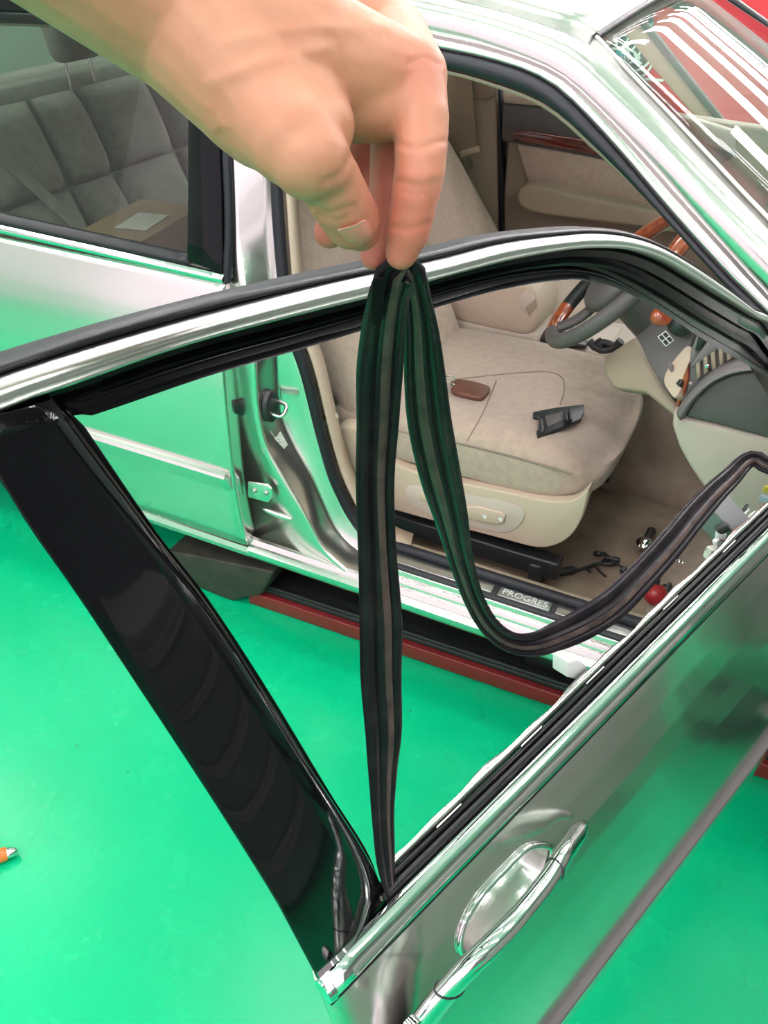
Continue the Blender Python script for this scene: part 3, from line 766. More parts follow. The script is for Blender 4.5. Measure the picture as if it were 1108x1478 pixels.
# vents
vb = [Y(px, py, .205) for px, py in [(988, 575), (996, 530), (1020, 505), (1050, 490), (1085, 512), (1070, 528), (1040, 534), (1015, 550), (996, 572)]]
prism('vent_housing', vb, (.0, .03, 0), MGREY, DASH, bevel=.003)
for i in range(5):
    x0 = 1006 + i * 11; y0 = 538 - i * 6.5
    prism('vent_slat', [Y(x0 - 3, y0 - 14 - i * .6, .195), Y(x0 + 3, y0 - 17 - i * .6, .195), Y(x0 + 5, y0 + 6, .195), Y(x0 - 1, y0 + 10, .195)], (0, .012, 0), TAUPE, DASH, bevel=.0015)
prism('vent_tab', [Y(1016, 527, .188), Y(1023, 526, .188), Y(1023, 531, .188), Y(1017, 532, .188)], (0, .008, 0), CHROME, DASH, bevel=.001)
lathe('dial', Y(997, 552, .19), (0, -1, .2), [(0, .004), (.004, .003)], CHROME, DASH, 8)
prism('wood_strip', [Y(px, py, .20) for px, py in [(975, 590), (976, 570), (984, 548), (992, 527), (994, 545), (989, 565), (980, 585)]], (0, .02, 0), WOOD_L, DASH, bevel=.002)
prism('dash_column_rim', [Y(px, py, .21) for px, py in [(993, 540), (997, 505), (1008, 478), (1022, 484), (1010, 508), (1000, 530)]], (0, .03, 0), MGREY, DASH, bevel=.004)
prism('dash_upper_rim', [Y(px, py, .195) for px, py in [(994, 531), (1010, 508), (1026, 488), (1045, 500), (1022, 515), (1004, 530)]], (0, .03, 0), MGREY, DASH, bevel=.004)
prism('speaker_slot', [Y(px, py, .205) for px, py in [(1002, 506), (1008, 482), (1020, 487), (1012, 502), (1005, 508)]], (0, .02, 0), BPLASTIC, DASH, bevel=.002)
# knee panel, ignition bezel
knee = [dash(px, py) for px, py in [(917, 486), (945, 464), (965, 470), (985, 470), (1000, 478), (996, 500), (975, 520), (961, 536), (957, 552), (973, 580), (958, 560), (935, 522), (925, 500)]]
prism('knee_panel', knee, -norm(DN2) * .03, DGREY, DASH, bevel=.003)
lowk = [dash(px, py, -.03) for px, py in [(870, 515), (917, 484), (932, 520), (956, 560), (976, 586), (972, 600), (930, 566), (885, 560), (872, 540)]]
prism('knee_bolster', lowk, -norm(DN2) * .03, TAUPE, DASH, bevel=.006)
bz = rs([dash(px, py, .012) for px, py in [(957, 551), (961, 535), (976, 514), (993, 498), (995, 520), (985, 550), (974, 574), (964, 565)]], 32, True)
prism('ignition_bezel', bz, -norm(DN2) * .03, BEIGE, DASH, bevel=.005, seg=3)
ic = dash(969, 531, .013)
ball('ignition_lock', ic, 1, MGREY, DASH, (.004, .007, .010), eul(0, -30, 0))
prism('ignition_switch', [dash(px, py, .018) for px, py in [(974, 553), (980, 546), (985, 549), (979, 558)]], -norm(DN2) * .012, BPLASTIC, DASH, bevel=.002)
# mirror switch with four buttons
prism('mirror_switch', [dash(px, py, .0012) for px, py in [(948, 486), (960, 477), (972, 491), (960, 500)]], -norm(DN2) * .002, WHITE_INK, DASH, bevel=.0006)
for e1 in (-1, 1):
    for e2 in (-1, 1):
        cx, cy = 960 + e1 * 2.85 + e2 * 2.9, 488.5 - e1 * 2.15 + e2 * 3.3
        prism('switch_button', [dash(cx + a1 * 2.1 + a2 * 2.2, cy - a1 * 1.6 + a2 * 2.5, .0030) for a1, a2 in ((-1, -1), (1, -1), (1, 1), (-1, 1))], -norm(DN2) * .004, BPLASTIC, DASH, bevel=.0004)
# stalk with wood knob
sk = [Y(944, 455, .24), Y(968, 462, .255), Y(990, 470, .27)]
tube('stalk', [sk[0] * .5 + sk[1] * .5, sk[1], sk[2]], .010, BPLASTIC, DASH, n=12, res=8)
lathe('stalk_boot', sk[1], norm(sk[2] - sk[1]), [(0, .012), (.006, .019), (.016, .022), (.03, .022)], BPLASTIC, DASH, 16)
lathe('stalk_knob', sk[0], norm(sk[1] - sk[0]), [(-.006, .002), (-.004, .009), (.002, .0145), (.010, .016), (.022, .0145), (.028, .011)], WOOD_L, DASH, 18)

# ---- steering wheel
SWC = Y(893, 402, .47); SWN = norm((-.72, -.14, .68))
swr = norm(np.cross((0, 0, 1.0), SWN)); swu = np.cross(SWN, swr)
SR = .172
def swp_(a, r=SR, d=0): return SWC + (swr * math.cos(a) + swu * math.sin(a)) * r + SWN * d
def arc(name, a0, a1, mt, parent=None, r=.0145, n=24):
    return tube(name, [swp_(math.radians(a)) for a in np.linspace(a0, a1, n)], r, mt, parent, n=12)
SW = arc('steering_wheel', 272, 402, DGREY, CAR, .0160, 40)
tag(SW, 'grey leather and wood steering wheel')
arc('wood_grip', 40, 166, WOOD_L, SW, .0164, 34)
arc('rim_segment', 165, 242, BPLASTIC, SW, .0155, 24)
arc('wood_grip', 240, 274, WOOD_L, SW, .0168, 14)
ball('airbag_cover', SWC + SWN * .0, 1, DGREY, SW, (.085, .095, .035), np.column_stack([swu, swr, SWN]))
for a0 in (0, 180, 270):
    p0 = swp_(math.radians(a0), .06, -.012); p1 = swp_(math.radians(a0), SR - .005)
    tube('spoke', [p0, (p0 + p1) / 2 + SWN * -.008, p1], .017, BPLASTIC if a0 != 270 else DGREY, SW, n=10, res=8, ry=.6, up=SWN)
tube('steering_column', [SWC - SWN * .03, SWC - SWN * .13, SWC - SWN * .28], .05, DGREY, SW, n=16, res=8)
sk2 = [swp_(math.radians(60), .12, -.10), swp_(math.radians(40), .19, -.09)]

# ---- rear seat and shelf, seen through the tinted glass
RS = loft('rear_seat', [[(x, y, z) for x, z in ((-.86, .50), (-.90, .60), (-.98, .80), (-1.06, 1.0), (-1.10, 1.06), (-1.16, 1.07))] for y in np.linspace(.16, 1.54, 14)], REAR_FABRIC, CAR, thick=.02)
tag(RS, 'grey velour rear bench seat')
box('bench_cushion', (-.66, .85, .44), (.50, 1.36, .20), REAR_FABRIC, RS, bevel=.05, seg=4)
def pad(y0, y1, z0, z1, bulge):
    c_ = lambda z: -.86 - (z - .5) * .40
    lines = []
    for i, tz in enumerate(np.linspace(0, 1, 9)):
        z = z0 + (z1 - z0) * tz
        lines.append([(c_(z) + bulge * (1 - (2 * ty - 1) ** 6) * (1 - (2 * tz - 1) ** 6) + .004, y0 + (y1 - y0) * ty, z) for ty in np.linspace(0, 1, 11)])
    return loft('seat_back_pad', lines, REAR_FABRIC, RS, thick=.004)
for y0, y1 in ((.20, .34), (.36, .62), (.64, .80), (.82, 1.10), (1.12, 1.50)):
    pad(y0, y1, .52, .80, .045); pad(y0, y1, .81, 1.03, .05)
def rear_head(y):
    c_ = np.array((-1.08, y, 1.17))
    box('rear_headrest', c_, (.09, .17, .14), REAR_FABRIC, RS, rot=eul(0, -10, 0), bevel=.035, seg=5)
    for d_ in (-.05, .05):
        tube('headrest_post', [c_ + np.array((0, d_, -.05)), c_ + np.array((.005, d_, -.15))], .006, CHROME, RS, n=8)
rear_head(.86); rear_head(1.30)
box('parcel_shelf', (-1.30, .85, 1.02), (.36, 1.36, .02), REAR_FABRIC, CAR, bevel=.004)
prism('rear_belt', [(-1.07, .36, 1.05), (-1.07, .40, 1.05), (-.72, .62, .56), (-.72, .57, .56)], (.003, 0, 0), REAR_FABRIC, CAR, bevel=0)

# ================================================================== the open front door
def dl(pts): return [door(*p) for p in pts]
def wprof(z): return float(np.interp(z, [.255, .30, .38, .46, .56, .64, .70, .75, .79, .83, .86, .89], [.034, .048, .058, .061, .059, .054, .048, .0405, .0325, .0215, .0115, .0]))
CUP = [(793, 1222), (772, 1219), (755, 1225), (728, 1252), (695, 1287), (672, 1322), (662, 1352), (664, 1372), (685, 1374), (715, 1352), (752, 1314), (780, 1272), (790, 1244)]
CW = .030
def dskin(px, py):
    w_ = CW
    for _ in range(12): w_ = .5 * w_ + .5 * wprof(D(px, py, w_)[2])
    return D(px, py, w_)
rim = rs([dskin(px, py) for px, py in CUP], 40, True)
def skin_w(P):                       # drop a point onto the door skin
    return P + DN * (wprof(P[2]) - (P - HG) @ DN)
rim = np.array([skin_w(p) for p in rim])
zz = np.concatenate([np.linspace(.262, .64, 14), np.linspace(.65, .885, 80), [.89]])
ug = np.concatenate([[0.0, .05, .2, .4, .6, .7], np.linspace(.74, 1.06, 110), [1.083, 1.089, 1.091, 1.088, 1.0]])
dg_ = np.concatenate([np.zeros(6 + 110), [-.0005, -.003, -.006, -.012, -.13]])
V, Fc = grid([[door(u, wprof(z) + d, z) for z in zz] for u, d in zip(ug, dg_)])
poly = np.array([((p - HG) @ DA, p[2]) for p in rim])
def inside(u, z):
    c_ = False; j = len(poly) - 1
    for i in range(len(poly)):
        if (poly[i][1] > z) != (poly[j][1] > z) and u < (poly[j][0] - poly[i][0]) * (z - poly[i][1]) / (poly[j][1] - poly[i][1]) + poly[i][0]: c_ = not c_
        j = i
    return c_
keep = []
for f in Fc:
    m4 = np.mean([V[i] for i in f], axis=0)
    if not ((m4 - HG) @ DN > 0 and inside((m4 - HG) @ DA, m4[2])): keep.append(f)
FDR = mesh('front_door', V, keep, PAINT, CAR)
m_ = FDR.modifiers.new('thickness', 'SOLIDIFY'); m_.thickness = .0015
tag(FDR, 'open silver front door with empty window')
lines = []
for u, k_ in [(0.02, 1), (.5, 1), (1.06, 1), (1.08, 1), (1.087, .7)]:
    lines.append([door(u, wprof(.475 + b_ * k_ * .42) + a * k_ * .6, .475 + b_ * k_ * .42) for a, b_ in mp])
V, Fc = grid(lines, True); n_ = len(mp)
Fc += [tuple(range(n_)), tuple(range(len(V) - 1, len(V) - n_ - 1, -1))]
o = mesh('side_moulding', V, Fc, DGREY, FDR); edge_split(o, 30)  # body-coloured moulding given dark grey to carry its shade
# inner shell of the door, inner top flange with wavy torn membrane
inn = [[door(u, w, z) for u in (.04, .4, .8, .985)] for w, z in ((-.022, .890), (-.0255, .893), (-.030, .88), (-.042, .84), (-.06, .79), (-.09, .70), (-.095, .5), (-.08, .27), (.03, .262))]
o = loft('inner_shell', inn, PAINT, FDR, n=20, thick=.0012)
# belt: outer chrome, black wiper, cavity, inner flange
U = np.linspace(1.091, .02, 40)
def dline(w, z, U_=U, f=None): return [door(u, w + (f(u) if f else 0), z) for u in U_]
loft('belt_trim', [dline(.006, .881), dline(.0115, .8825), dline(.013, .887), dline(.011, .893), dline(.005, .899), dline(-.002, .902), dline(-.006, .898)], CHROME, FDR, thick=.001)
tube('belt_trim_lip', dline(.009, .8785), .0028, RUBBER, FDR, n=8)
lathe('trim_end_cap', door(1.0905, .004, .887), -DA, [(-.002, .003), (-.0015, .009), (.004, .010)], CHROME, FDR, 14)
Ui = np.linspace(1.02, .02, 60)
loft('belt_wiper', [dline(-.004, .897, Ui), dline(-.008, .905, Ui), dline(-.0105, .905, Ui), dline(-.0125, .898, Ui), dline(-.013, .886, Ui)], RUBBER, FDR, thick=.001)
loft('belt_flange', [dline(-.0135, .880, Ui), dline(-.0140, .9000, Ui), dline(-.018, .9015, Ui), dline(-.0205, .898, Ui)], BLACK_PAINT, FDR, thick=.001)
fw = lambda u: .0012 * math.sin(u * 41) + .001 * math.sin(u * 97 + 1)
UI = np.linspace(1.0, .02, 90)
loft('inner_panel_flange', [dline(-.0205, .894, UI), dline(-.0212, .9035, UI), dline(-.0262, .9045, UI, fw), dline(-.0278, .897, UI, fw), dline(-.0282, .885, UI)], PAINT, FDR, thick=.001)
# clip slots along the flange
for u in (.95, .84, .74, .60, .47):
    prism('clip_slot', [door(u, -.0178, .9022), door(u - .030, -.0178, .9022), door(u - .031, -.0190, .9025), door(u - .001, -.0190, .9025)], (0, 0, .0010), WHITE_PL, FDR, bevel=.0004)
# window frame made of lofted bands that follow the opening
BO = [(0, 527), (152, 476), (313, 430), (404, 411), (531, 385), (640, 359), (724, 340), (809, 332), (860, 330), (905, 335), (950, 350), (994, 374), (1039, 405), (1084, 439), (1108, 457)]
CT = [(0, 543), (152, 494), (303, 451), (455, 413), (541, 394), (640, 372), (724, 351), (809, 340), (860, 337), (905, 342), (950, 356), (994, 381), (1039, 412), (1084, 446), (1108, 461)]
CB = [(0, 585), (101, 549), (253, 496), (404, 456), (536, 424), (640, 395), (724, 374), (809, 359), (860, 357), (905, 361), (950, 377), (994, 403), (1039, 430), (1084, 457), (1108, 475)]
IN = [(104, 597), (119, 604), (303, 542), (435, 504), (510, 481), (640, 441), (724, 418), (796, 406), (846, 405), (895, 418), (965, 457), (1018, 492), (1070, 522), (1108, 543)]
def fl(px_pts, w, extra_l, extra_r, n=80):
    pts = [D(px, py, w) for px, py in px_pts]
    return rs(extra_l + pts + extra_r, n)
EL = lambda z, w, u=1.185: [door(u, w, z)]
ER = lambda w, z1, z2, u1, u2: [door(u1, w, z1), door(u2, w, z2)]
bo = fl(BO, -.104, EL(1.349, -.104), ER(-.104, 1.0, .92, .16, .06))
ct = fl(CT, -.100, EL(1.344, -.100), ER(-.100, .985, .905, .16, .06))
cb = fl(CB, -.094, EL(1.330, -.094), ER(-.094, .97, .90, .16, .06))
n_ = len(bo)
def mv(L, d, dz=0): return [p + DN * d + np.array((0, 0, dz)) for p in L]
FR = loft('frame_outer_rubber', [mv(bo, -.03, -.045), mv(bo, -.004), mv(mixl(bo, ct, .5), .002), mv(ct, -.002), mv(ct, -.02)], RUBBER, FDR, thick=.001)
cm = mixl(ct, cb, .5)
loft('frame_bright_trim', [mv(ct, -.004), ct, mv(mixl(ct, cb, .12), .006), mv(mixl(ct, cb, .45), .0085), mv(mixl(ct, cb, .58), .0065), mv(mixl(ct, cb, .64), .0095), mv(mixl(ct, cb, .88), .0075), cb, mv(cb, -.006)], CHROME_SATIN, FDR, thick=.001)
# inner edge continues down the A pillar to the mirror corner
inn_ = rs([D(px, py, -.094) for px, py in IN] + [door(.16, -.08, .965), door(.05, -.06, .915)], n_)
cb_s = rs([D(px, py, -.094) for px, py in [(60, 566)] + CB[1:]] + ER(-.094, .97, .90, .16, .06), n_)
bands = [mv(cb_s, -.004), mv(mixl(cb_s, inn_, .10), -.001), mv(mixl(cb_s, inn_, .30), -.002), mv(mixl(cb_s, inn_, .33), -.010), mv(mixl(cb_s, inn_, .46), -.011), mv(mixl(cb_s, inn_, .50), -.003), mv(mixl(cb_s, inn_, .60), -.004), mv(mixl(cb_s, inn_, .64), -.014), mv(mixl(cb_s, inn_, .82), -.014), mv(mixl(cb_s, inn_, .87), -.003), mv(inn_, 0), mv(inn_, -.006, .004)]
WFRM = loft('window_frame', bands, BLACK_PAINT, FDR, thick=.0012, autos=40)
# back of frame so it has depth from the other side
loft('frame_inner_rail', [mv(bo, -.03, -.045), mv(mixl(bo, cb, .9), -.035, -.02), mv(mixl(cb_s, inn_, .6), -.035, .0), mv(inn_, -.006, .004)], BLACK_PAINT, FDR, thick=.002)
prism('frame_corner', [D(px, py, -.100) for px, py in [(-70, 606), (0, 584), (80, 553), (150, 528), (150, 585), (104, 602), (76, 590), (0, 610)]], -DN * .006, BLACK_PAINT, FDR, bevel=.001)
# black pillar cover at the trailing edge
LE = [(-62, 606), (0, 693), (45, 765), (114, 863), (205, 1000), (252, 1071), (319, 1174), (391, 1289), (422, 1345), (458, 1413)]
RE = [(76, 575), (125, 640), (227, 777), (303, 877), (371, 983), (438, 1092), (502, 1190), (540, 1254), (561, 1303)]
WE = [(104, 597), (117, 607), (227, 768), (303, 867), (390, 1000), (478, 1146), (530, 1228), (553, 1285), (564, 1306)]
def dwi(pts, w0, w1, n=40):
    k_ = len(pts); out = []
    for i, (px, py) in enumerate(pts):
        t = np.clip((py - 600) / 800, 0, 1)
        out.append(D(px, py, w0 + (w1 - w0) * t))
    return rs(out, n)
le, re_, we = dwi(LE, -.088, .003), dwi(RE, -.088, .000), dwi(WE, -.094, -.004)
midp = mv(mixl(le, re_, .5), .0035)
def mu(L, d, du): return [p + DN * d - DA * du for p in L]
loft('pillar_cover', [mu(le, -.008, .012), mu(le, -.003, .002), le, mv(mixl(le, re_, .02), .0008), mv(mixl(le, re_, .25), .0025), midp, mv(mixl(le, re_, .75), .0025), mv(mixl(le, re_, .98), .0008), mv(re_, -.001), mv(re_, -.004)], BLACK_GLOSS, FDR, thick=.0008)
loft('pillar_glass_channel', [mv(re_, -.003), mv(mixl(re_, we, .30), -.0025), mv(mixl(re_, we, .42), -.006), mv(mixl(re_, we, .68), -.006), mv(mixl(re_, we, .8), -.002), mv(we, -.001), mu(we, -.02, -.004)], BLACK_PAINT, FDR, thick=.0006)
loft('pillar_back_rail', [mu(le, -.007, .014), mu(mixl(le, we, .3), -.022, .012), mu(mixl(le, we, .9), -.024, -.004), mu(we, -.02, -.004)], BLACK_PAINT, FDR, thick=.0008)

# ---- chrome door handle
HP = lambda px, py, w: D(px, py, w)
cc_ = np.mean(rim, axis=0)
rings = [list(rim)] + [[q_ + DN * d_ for q_ in (cc_ + (rim - cc_) * k_)] for k_, d_ in ((.985, -.006), (.955, -.020), (.88, -.032), (.7, -.039), (.4, -.0405), (.1, -.041))]
V, Fc = grid(rings, True); Fc.append(tuple(range(len(V) - 40, len(V))))
HD = mesh('door_handle', V, Fc, PAINT, FDR)
tag(HD, 'chrome pull handle over a silver cup')
tube('cup_rim', [p + DN * .0012 for p in rim], .0030, CHROME, HD, n=10, closed=True)
hb = [(844, 1188, .036, 3), (839, 1194, .040, 8), (827, 1212, .044, 14), (812, 1235, .050, 17), (795, 1263, .055, 14), (772, 1294, .058, 13), (742, 1330, .060, 13.5), (710, 1363, .059, 16), (680, 1392, .055, 22), (652, 1422, .050, 28), (622, 1460, .046, 32), (594, 1500, .043, 30), (574, 1530, .040, 21), (566, 1544, .038, 7)]
hc = np.array([[*HP(px, py, w), 1.15 * r_ * np.linalg.norm(HP(px, py, w) - CAM) / F] for px, py, w, r_ in hb])
hr = rs(hc, 60)
sweep('pull_bar', hr[:, :3], circ(1, 16), CHROME, HD, up=DN, scales=[(w_, min(w_ * .9, .0085)) for w_ in hr[:, 3]])
for k_ in (17, 42):
    t_ = norm(hr[k_ + 1, :3] - hr[k_ - 1, :3]); s_ = norm(np.cross(t_, DN)); w_ = hr[k_, 3]
    ring_ = [hr[k_, :3] + s_ * math.cos(a_) * w_ * 1.01 + DN * math.sin(a_) * min(w_ * .9, .0085) * 1.03 for a_ in np.linspace(0, 2 * math.pi, 24, endpoint=False)]
    tube('handle_joint', ring_, .0008, BPLASTIC, HD, n=6, closed=True)
lathe('key_cylinder', HP(596, 1486, .052), DN, [(-.006, .008), (.001, .008), (.002, .006)], CHROME, HD, 18)

# ---- things left in the door frame: clip, connector block, wires
q = D(832, 967, -.030)
wc = prism('trim_clip', [D(820, 956, -.032), D(836, 953, -.032), D(848, 962, -.032), D(845, 975, -.032), D(834, 982, -.032), D(819, 978, -.032)], -DN * .018, WHITE_PL, FDR, bevel=.002)
cb0 = box('switch_connector', D(1046, 755, -.06), (.05, .03, .05), GREY_PL, FDR, rot=eul(15, 20, -30), bevel=.003)
for i, (px, py, s_, mt) in enumerate(((1040, 772, .012, WHITE_PL), (1046, 777, .010, RED_PL), (1034, 783, .010, WHITE_PL), (1026, 798, .016, LABEL_PAPER), (1043, 762, .014, BPLASTIC), (1060, 752, .012, BPLASTIC))):
    box('connector_plug', D(px, py, -.05), (s_, s_ * .8, s_ * .7), mt, FDR, rot=eul(20 * i, 33 * i, 15), bevel=.0015)
wires = [[(1045, 790), (1058, 770), (1072, 745), (1080, 735)], [(1052, 784), (1062, 762), (1068, 745), (1078, 728)], [(1060, 775), (1075, 757), (1085, 742), (1098, 740), (1100, 752), (1086, 768)], [(1030, 800), (1048, 786), (1070, 770), (1090, 757)]]
for i, w_ in enumerate(wires):
    tube('wire', [D(px, py, -.045 - .004 * (i % 2)) for px, py in w_], .0022, [STEEL, BPLASTIC, WHITE_PL, STEEL][i], FDR, n=6, res=20)
tube('window_guide', [D(px, py, -.04) for px, py in [(1068, 784), (1078, 770), (1088, 762), (1100, 745), (1108, 733)]], .005, CHROME_SATIN, FDR, n=8, res=14)

# ================================================================== the rubber seal being pulled out
SEAL = [(566, 1302, .635, 16), (557, 1240, .622, 36), (553, 1180, .612, 40), (553, 1120, .600, 48), (554, 1060, .585, 60), (550, 980, .560, 65), (549, 900, .532, 66), (544, 800, .495, 58), (541, 700, .455, 57), (545, 610, .418, 62), (548, 530, .385, 68), (555, 460, .350, 63), (566, 408, .325, 58), (577, 384, .314, 52),
        (592, 392, .322, 44), (602, 430, .345, 40), (609, 480, .375, 50), (613, 540, .410, 60), (620, 610, .450, 64), (635, 685, .500, 60), (650, 745, .548, 50), (664, 805, .600, 38), (684, 865, .650, 32), (708, 905, .685, 32), (737, 926, .710, 33), (770, 929, .725, 38), (805, 917, .740, 45), (845, 898, .755, 49), (885, 872, .775, 48), (927, 830, .805, 44), (965, 788, .840, 42), (1000, 745, .880, 39), (1030, 712, .915, 34), (1055, 688, .945, 29), (1074, 668, .965, 25), (1090, 662, .975, 24), (1125, 668, .985, 24)]
ctrl = np.array([[*atD(px, py, d), w_ * d / F] for px, py, d, w_ in SEAL] + [[*door(.13, -.055, .935), .016], [*door(.06, -.045, .912), .012]])
pth = rs(ctrl, 200)
pc, pw = pth[:, :3], pth[:, 3]
tw = np.interp(np.linspace(0, 1, 200), [0, .12, .25, .42, .46, .55, .70, .80, 1], [60, 35, 12, 5, 25, 35, 25, 5, 20])
ups_ = []
T_ = np.gradient(pc, axis=0)
side_prev = None
for i in range(200):
    t = norm(T_[i]); v = norm(CAM - pc[i]); s = norm(np.cross(t, v))
    # keep the same face outwards through the fold
    if side_prev is not None and s @ side_prev < 0: pass
    u_ = np.cross(s, t); a = math.radians(tw[i])
    ups_.append(u_ * math.cos(a) + s * math.sin(a)); side_prev = s
prof = [(-.5, 0), (-.46, .10), (-.36, .17), (-.24, .16), (-.17, .06), (-.13, .05), (-.08, .14), (.0, .20), (.12, .21), (.20, .15), (.24, .06), (.28, .05), (.33, .12), (.42, .13), (.5, .05), (.5, -.03), (.35, -.12), (0, -.14), (-.3, -.12), (-.47, -.06)]
cosw = [1 / max(.55, math.cos(math.radians(t * .7))) for t in tw]
SL = sweep('door_glass_seal', pc, prof, RUBBER_FLOCK, ups=ups_, scales=[(w_ * c_, max(.012, w_) * .8) for w_, c_ in zip(pw, cosw)])
SL.data.materials.append(mat('brown_worn_rubber', (.075, .050, .045), .42, 0, 0, .15, noise=(60, (.022, .018, .017), 5, .4, .75), bump=(160, .1, .0005)))
for f_ in SL.data.polygons:
    if f_.index < 199 * len(prof) and (f_.index % len(prof)) in (7, 8, 9): f_.material_index = 1
edge_split(SL, 50)
tag(SL, 'long black rubber window seal pulled out of the door frame', 'rubber seal')
# moulded pad near the pinched end
pad_px = [(538, 402, .322), (549, 400, .321), (556, 405, .321), (553, 440, .336), (551, 466, .348), (545, 472, .350), (537, 470, .350), (534, 440, .336)]
prism('moulded_pad', rs([atD(px, py, d - .007) for px, py, d in pad_px], 26, True), ray(545, 430) * .006, mat('matt_black_rubber', (.007, .006, .007), .6, spec=.05), SL, bevel=.0015)

# ================================================================== the hand
FOLDS = [([(452, 298), (478, 307), (512, 297)], 5, .0010), ([(460, 311), (488, 317), (514, 306)], 4.5, .0008), ([(575, 262), (605, 268), (638, 261)], 5, .0008), ([(578, 275), (606, 280), (636, 272)], 4.5, .0006),
         ([(560, 326), (590, 331), (618, 323)], 4.5, .0006), ([(570, 206), (600, 214), (642, 203)], 5, .0006), ([(318, 193), (334, 221), (346, 244)], 6, .0012), ([(334, 190), (352, 224), (366, 250)], 6, .0009), ([(470, 262), (492, 250), (506, 226)], 6, .0008),
         ([(300, 120), (380, 90), (470, 70)], 9, -.0010), ([(330, 60), (430, 40), (560, 40)], 9, -.0010), ([(590, 90), (612, 84), (632, 92)], 5, .0005)]
def hand():
    bm = bmesh.new()
    def cap(a, b_, n=18):
        (pa, ra), (pb, rb) = a, b_
        pa, pb = np.array(pa), np.array(pb); ax = pb - pa; L = np.linalg.norm(ax); ax = ax / (L + 1e-9)
        s = norm(np.cross(ax, (0.31, 0.52, 0.79))); t = np.cross(ax, s)
        prof = []
        for k in range(7):
            th = math.pi / 2 * (1 - k / 6); prof.append((-ra * math.sin(th), ra * math.cos(th)))
        for k in range(7):
            th = math.pi / 2 * k / 6; prof.append((L + rb * math.sin(th), rb * math.cos(th)))
        rings = []
        for h, r in prof:
            r = max(r, 1e-5)
            rings.append([bm.verts.new(pa + ax * h + (s * math.cos(2 * math.pi * j / n) + t * math.sin(2 * math.pi * j / n)) * r) for j in range(n)])
        for i in range(len(rings) - 1):
            for j in range(n):
                bm.faces.new((rings[i][j], rings[i][(j + 1) % n], rings[i + 1][(j + 1) % n], rings[i + 1][j]))
        bm.faces.new(rings[0][::-1]); bm.faces.new(rings[-1])
    def J(px, py, d, r): return (atD(px, py, d), r * d / F)
    def chain(js):
        for a, b_ in zip(js[:-1], js[1:]): cap(a, b_)
    fore0 = J(-190, -330, .235, 175); fore1 = J(60, -140, .262, 140)
    wrist = J(270, 15, .285, 118)
    chain([fore0, fore1, wrist])
    fore0b = J(-190, -330, .255, 165); fore1b = J(70, -150, .290, 125); wristb = J(280, 5, .315, 105)
    chain([fore0b, fore1b, wristb])
    # metacarpals
    imcp = J(588, 112, .300, 58); mmcp = J(560, 62, .322, 60); rmcp = J(535, 45, .342, 56); pmcp = J(505, 50, .360, 50)
    chain([wrist, J(430, 85, .292, 108), imcp]); chain([wristb, J(430, 40, .318, 105), mmcp])
    chain([wristb, J(410, 40, .338, 95), rmcp]); chain([wristb, J(390, 60, .350, 85), pmcp])
    cap(imcp, mmcp); cap(mmcp, rmcp); cap(J(470, 110, .298, 85), imcp); cap(J(490, 138, .300, 66), J(578, 150, .300, 52))
    # ball of the thumb
    chain([wrist, J(385, 150, .284, 92), J(425, 200, .276, 70), J(446, 228, .274, 60)])
    cap(J(410, 120, .290, 100), J(455, 180, .282, 58))
    cap(J(446, 228, .274, 60), J(464, 240, .276, 46))
    # thumb, last two bones
    chain([J(462, 238, .278, 48), J(490, 288, .291, 45), J(507, 318, .300, 42), J(521, 336, .306, 27)])
    # index
    chain([imcp, J(607, 170, .297, 42), J(607, 225, .296, 38), J(605, 252, .297, 37), J(597, 292, .301, 34), J(588, 336, .307, 32), J(579, 366, .311, 24)])
    # middle, behind the index
    chain([mmcp, J(572, 180, .322, 38), J(566, 240, .322, 33), J(561, 300, .323, 30), J(551, 350, .325, 27), J(541, 369, .326, 22)])
    # ring and little finger curl back under the palm
    chain([rmcp, J(545, 150, .346, 36), J(533, 225, .348, 32), J(510, 280, .346, 29), J(490, 320, .343, 27)])
    chain([pmcp, J(515, 130, .362, 32), J(505, 215, .362, 28), J(490, 280, .355, 25), J(475, 336, .348, 23)])
    me = bpy.data.meshes.new('person'); bm.to_mesh(me); bm.free()
    o = bpy.data.objects.new('person', me); COL.objects.link(o)
    r = o.modifiers.new('remesh', 'REMESH'); r.mode = 'VOXEL'; r.voxel_size = .0009
    s = o.modifiers.new('smooth', 'SMOOTH'); s.factor = .5; s.iterations = 20
    dg = bpy.context.evaluated_depsgraph_get(); dg.update()
    me2 = bpy.data.meshes.new_from_object(o.evaluated_get(dg))
    o.modifiers.clear(); o.data = me2; bpy.data.meshes.remove(me)
    me2.polygons.foreach_set('use_smooth', [True] * len(me2.polygons))
    # skin folds at the joints
    nv = len(me2.vertices); cv_ = np.empty(nv * 3); me2.vertices.foreach_get('co', cv_); cv_ = cv_.reshape(-1, 3)
    nn = np.empty(nv * 3); me2.vertices.foreach_get('normal', nn); nn = nn.reshape(-1, 3)
    q_ = (cv_ - CAM) @ ROT
    pp = np.column_stack([W / 2 + F * q_[:, 0] / -q_[:, 2], H / 2 - F * q_[:, 1] / -q_[:, 2]])
    vis = (np.einsum('ij,ij->i', nn, CAM - cv_) > 0) & (-q_[:, 2] < .33)
    disp = np.zeros(nv)
    for fold, sg, dep in FOLDS:
        f2 = rs([(x, y, 0) for x, y in fold], 40)[:, :2]
        dd = np.min(np.linalg.norm(pp[:, None, :] - f2[None, :, :], axis=2), axis=1)
        disp -= (.45 if dep > 0 else .3) * dep * (np.exp(-(dd / sg) ** 2) - .45 * np.exp(-((dd - 2.2 * sg) / (1.4 * sg)) ** 2))
    cv_ += nn * (disp * vis)[:, None]
    me2.vertices.foreach_set('co', cv_.ravel()); me2.update()
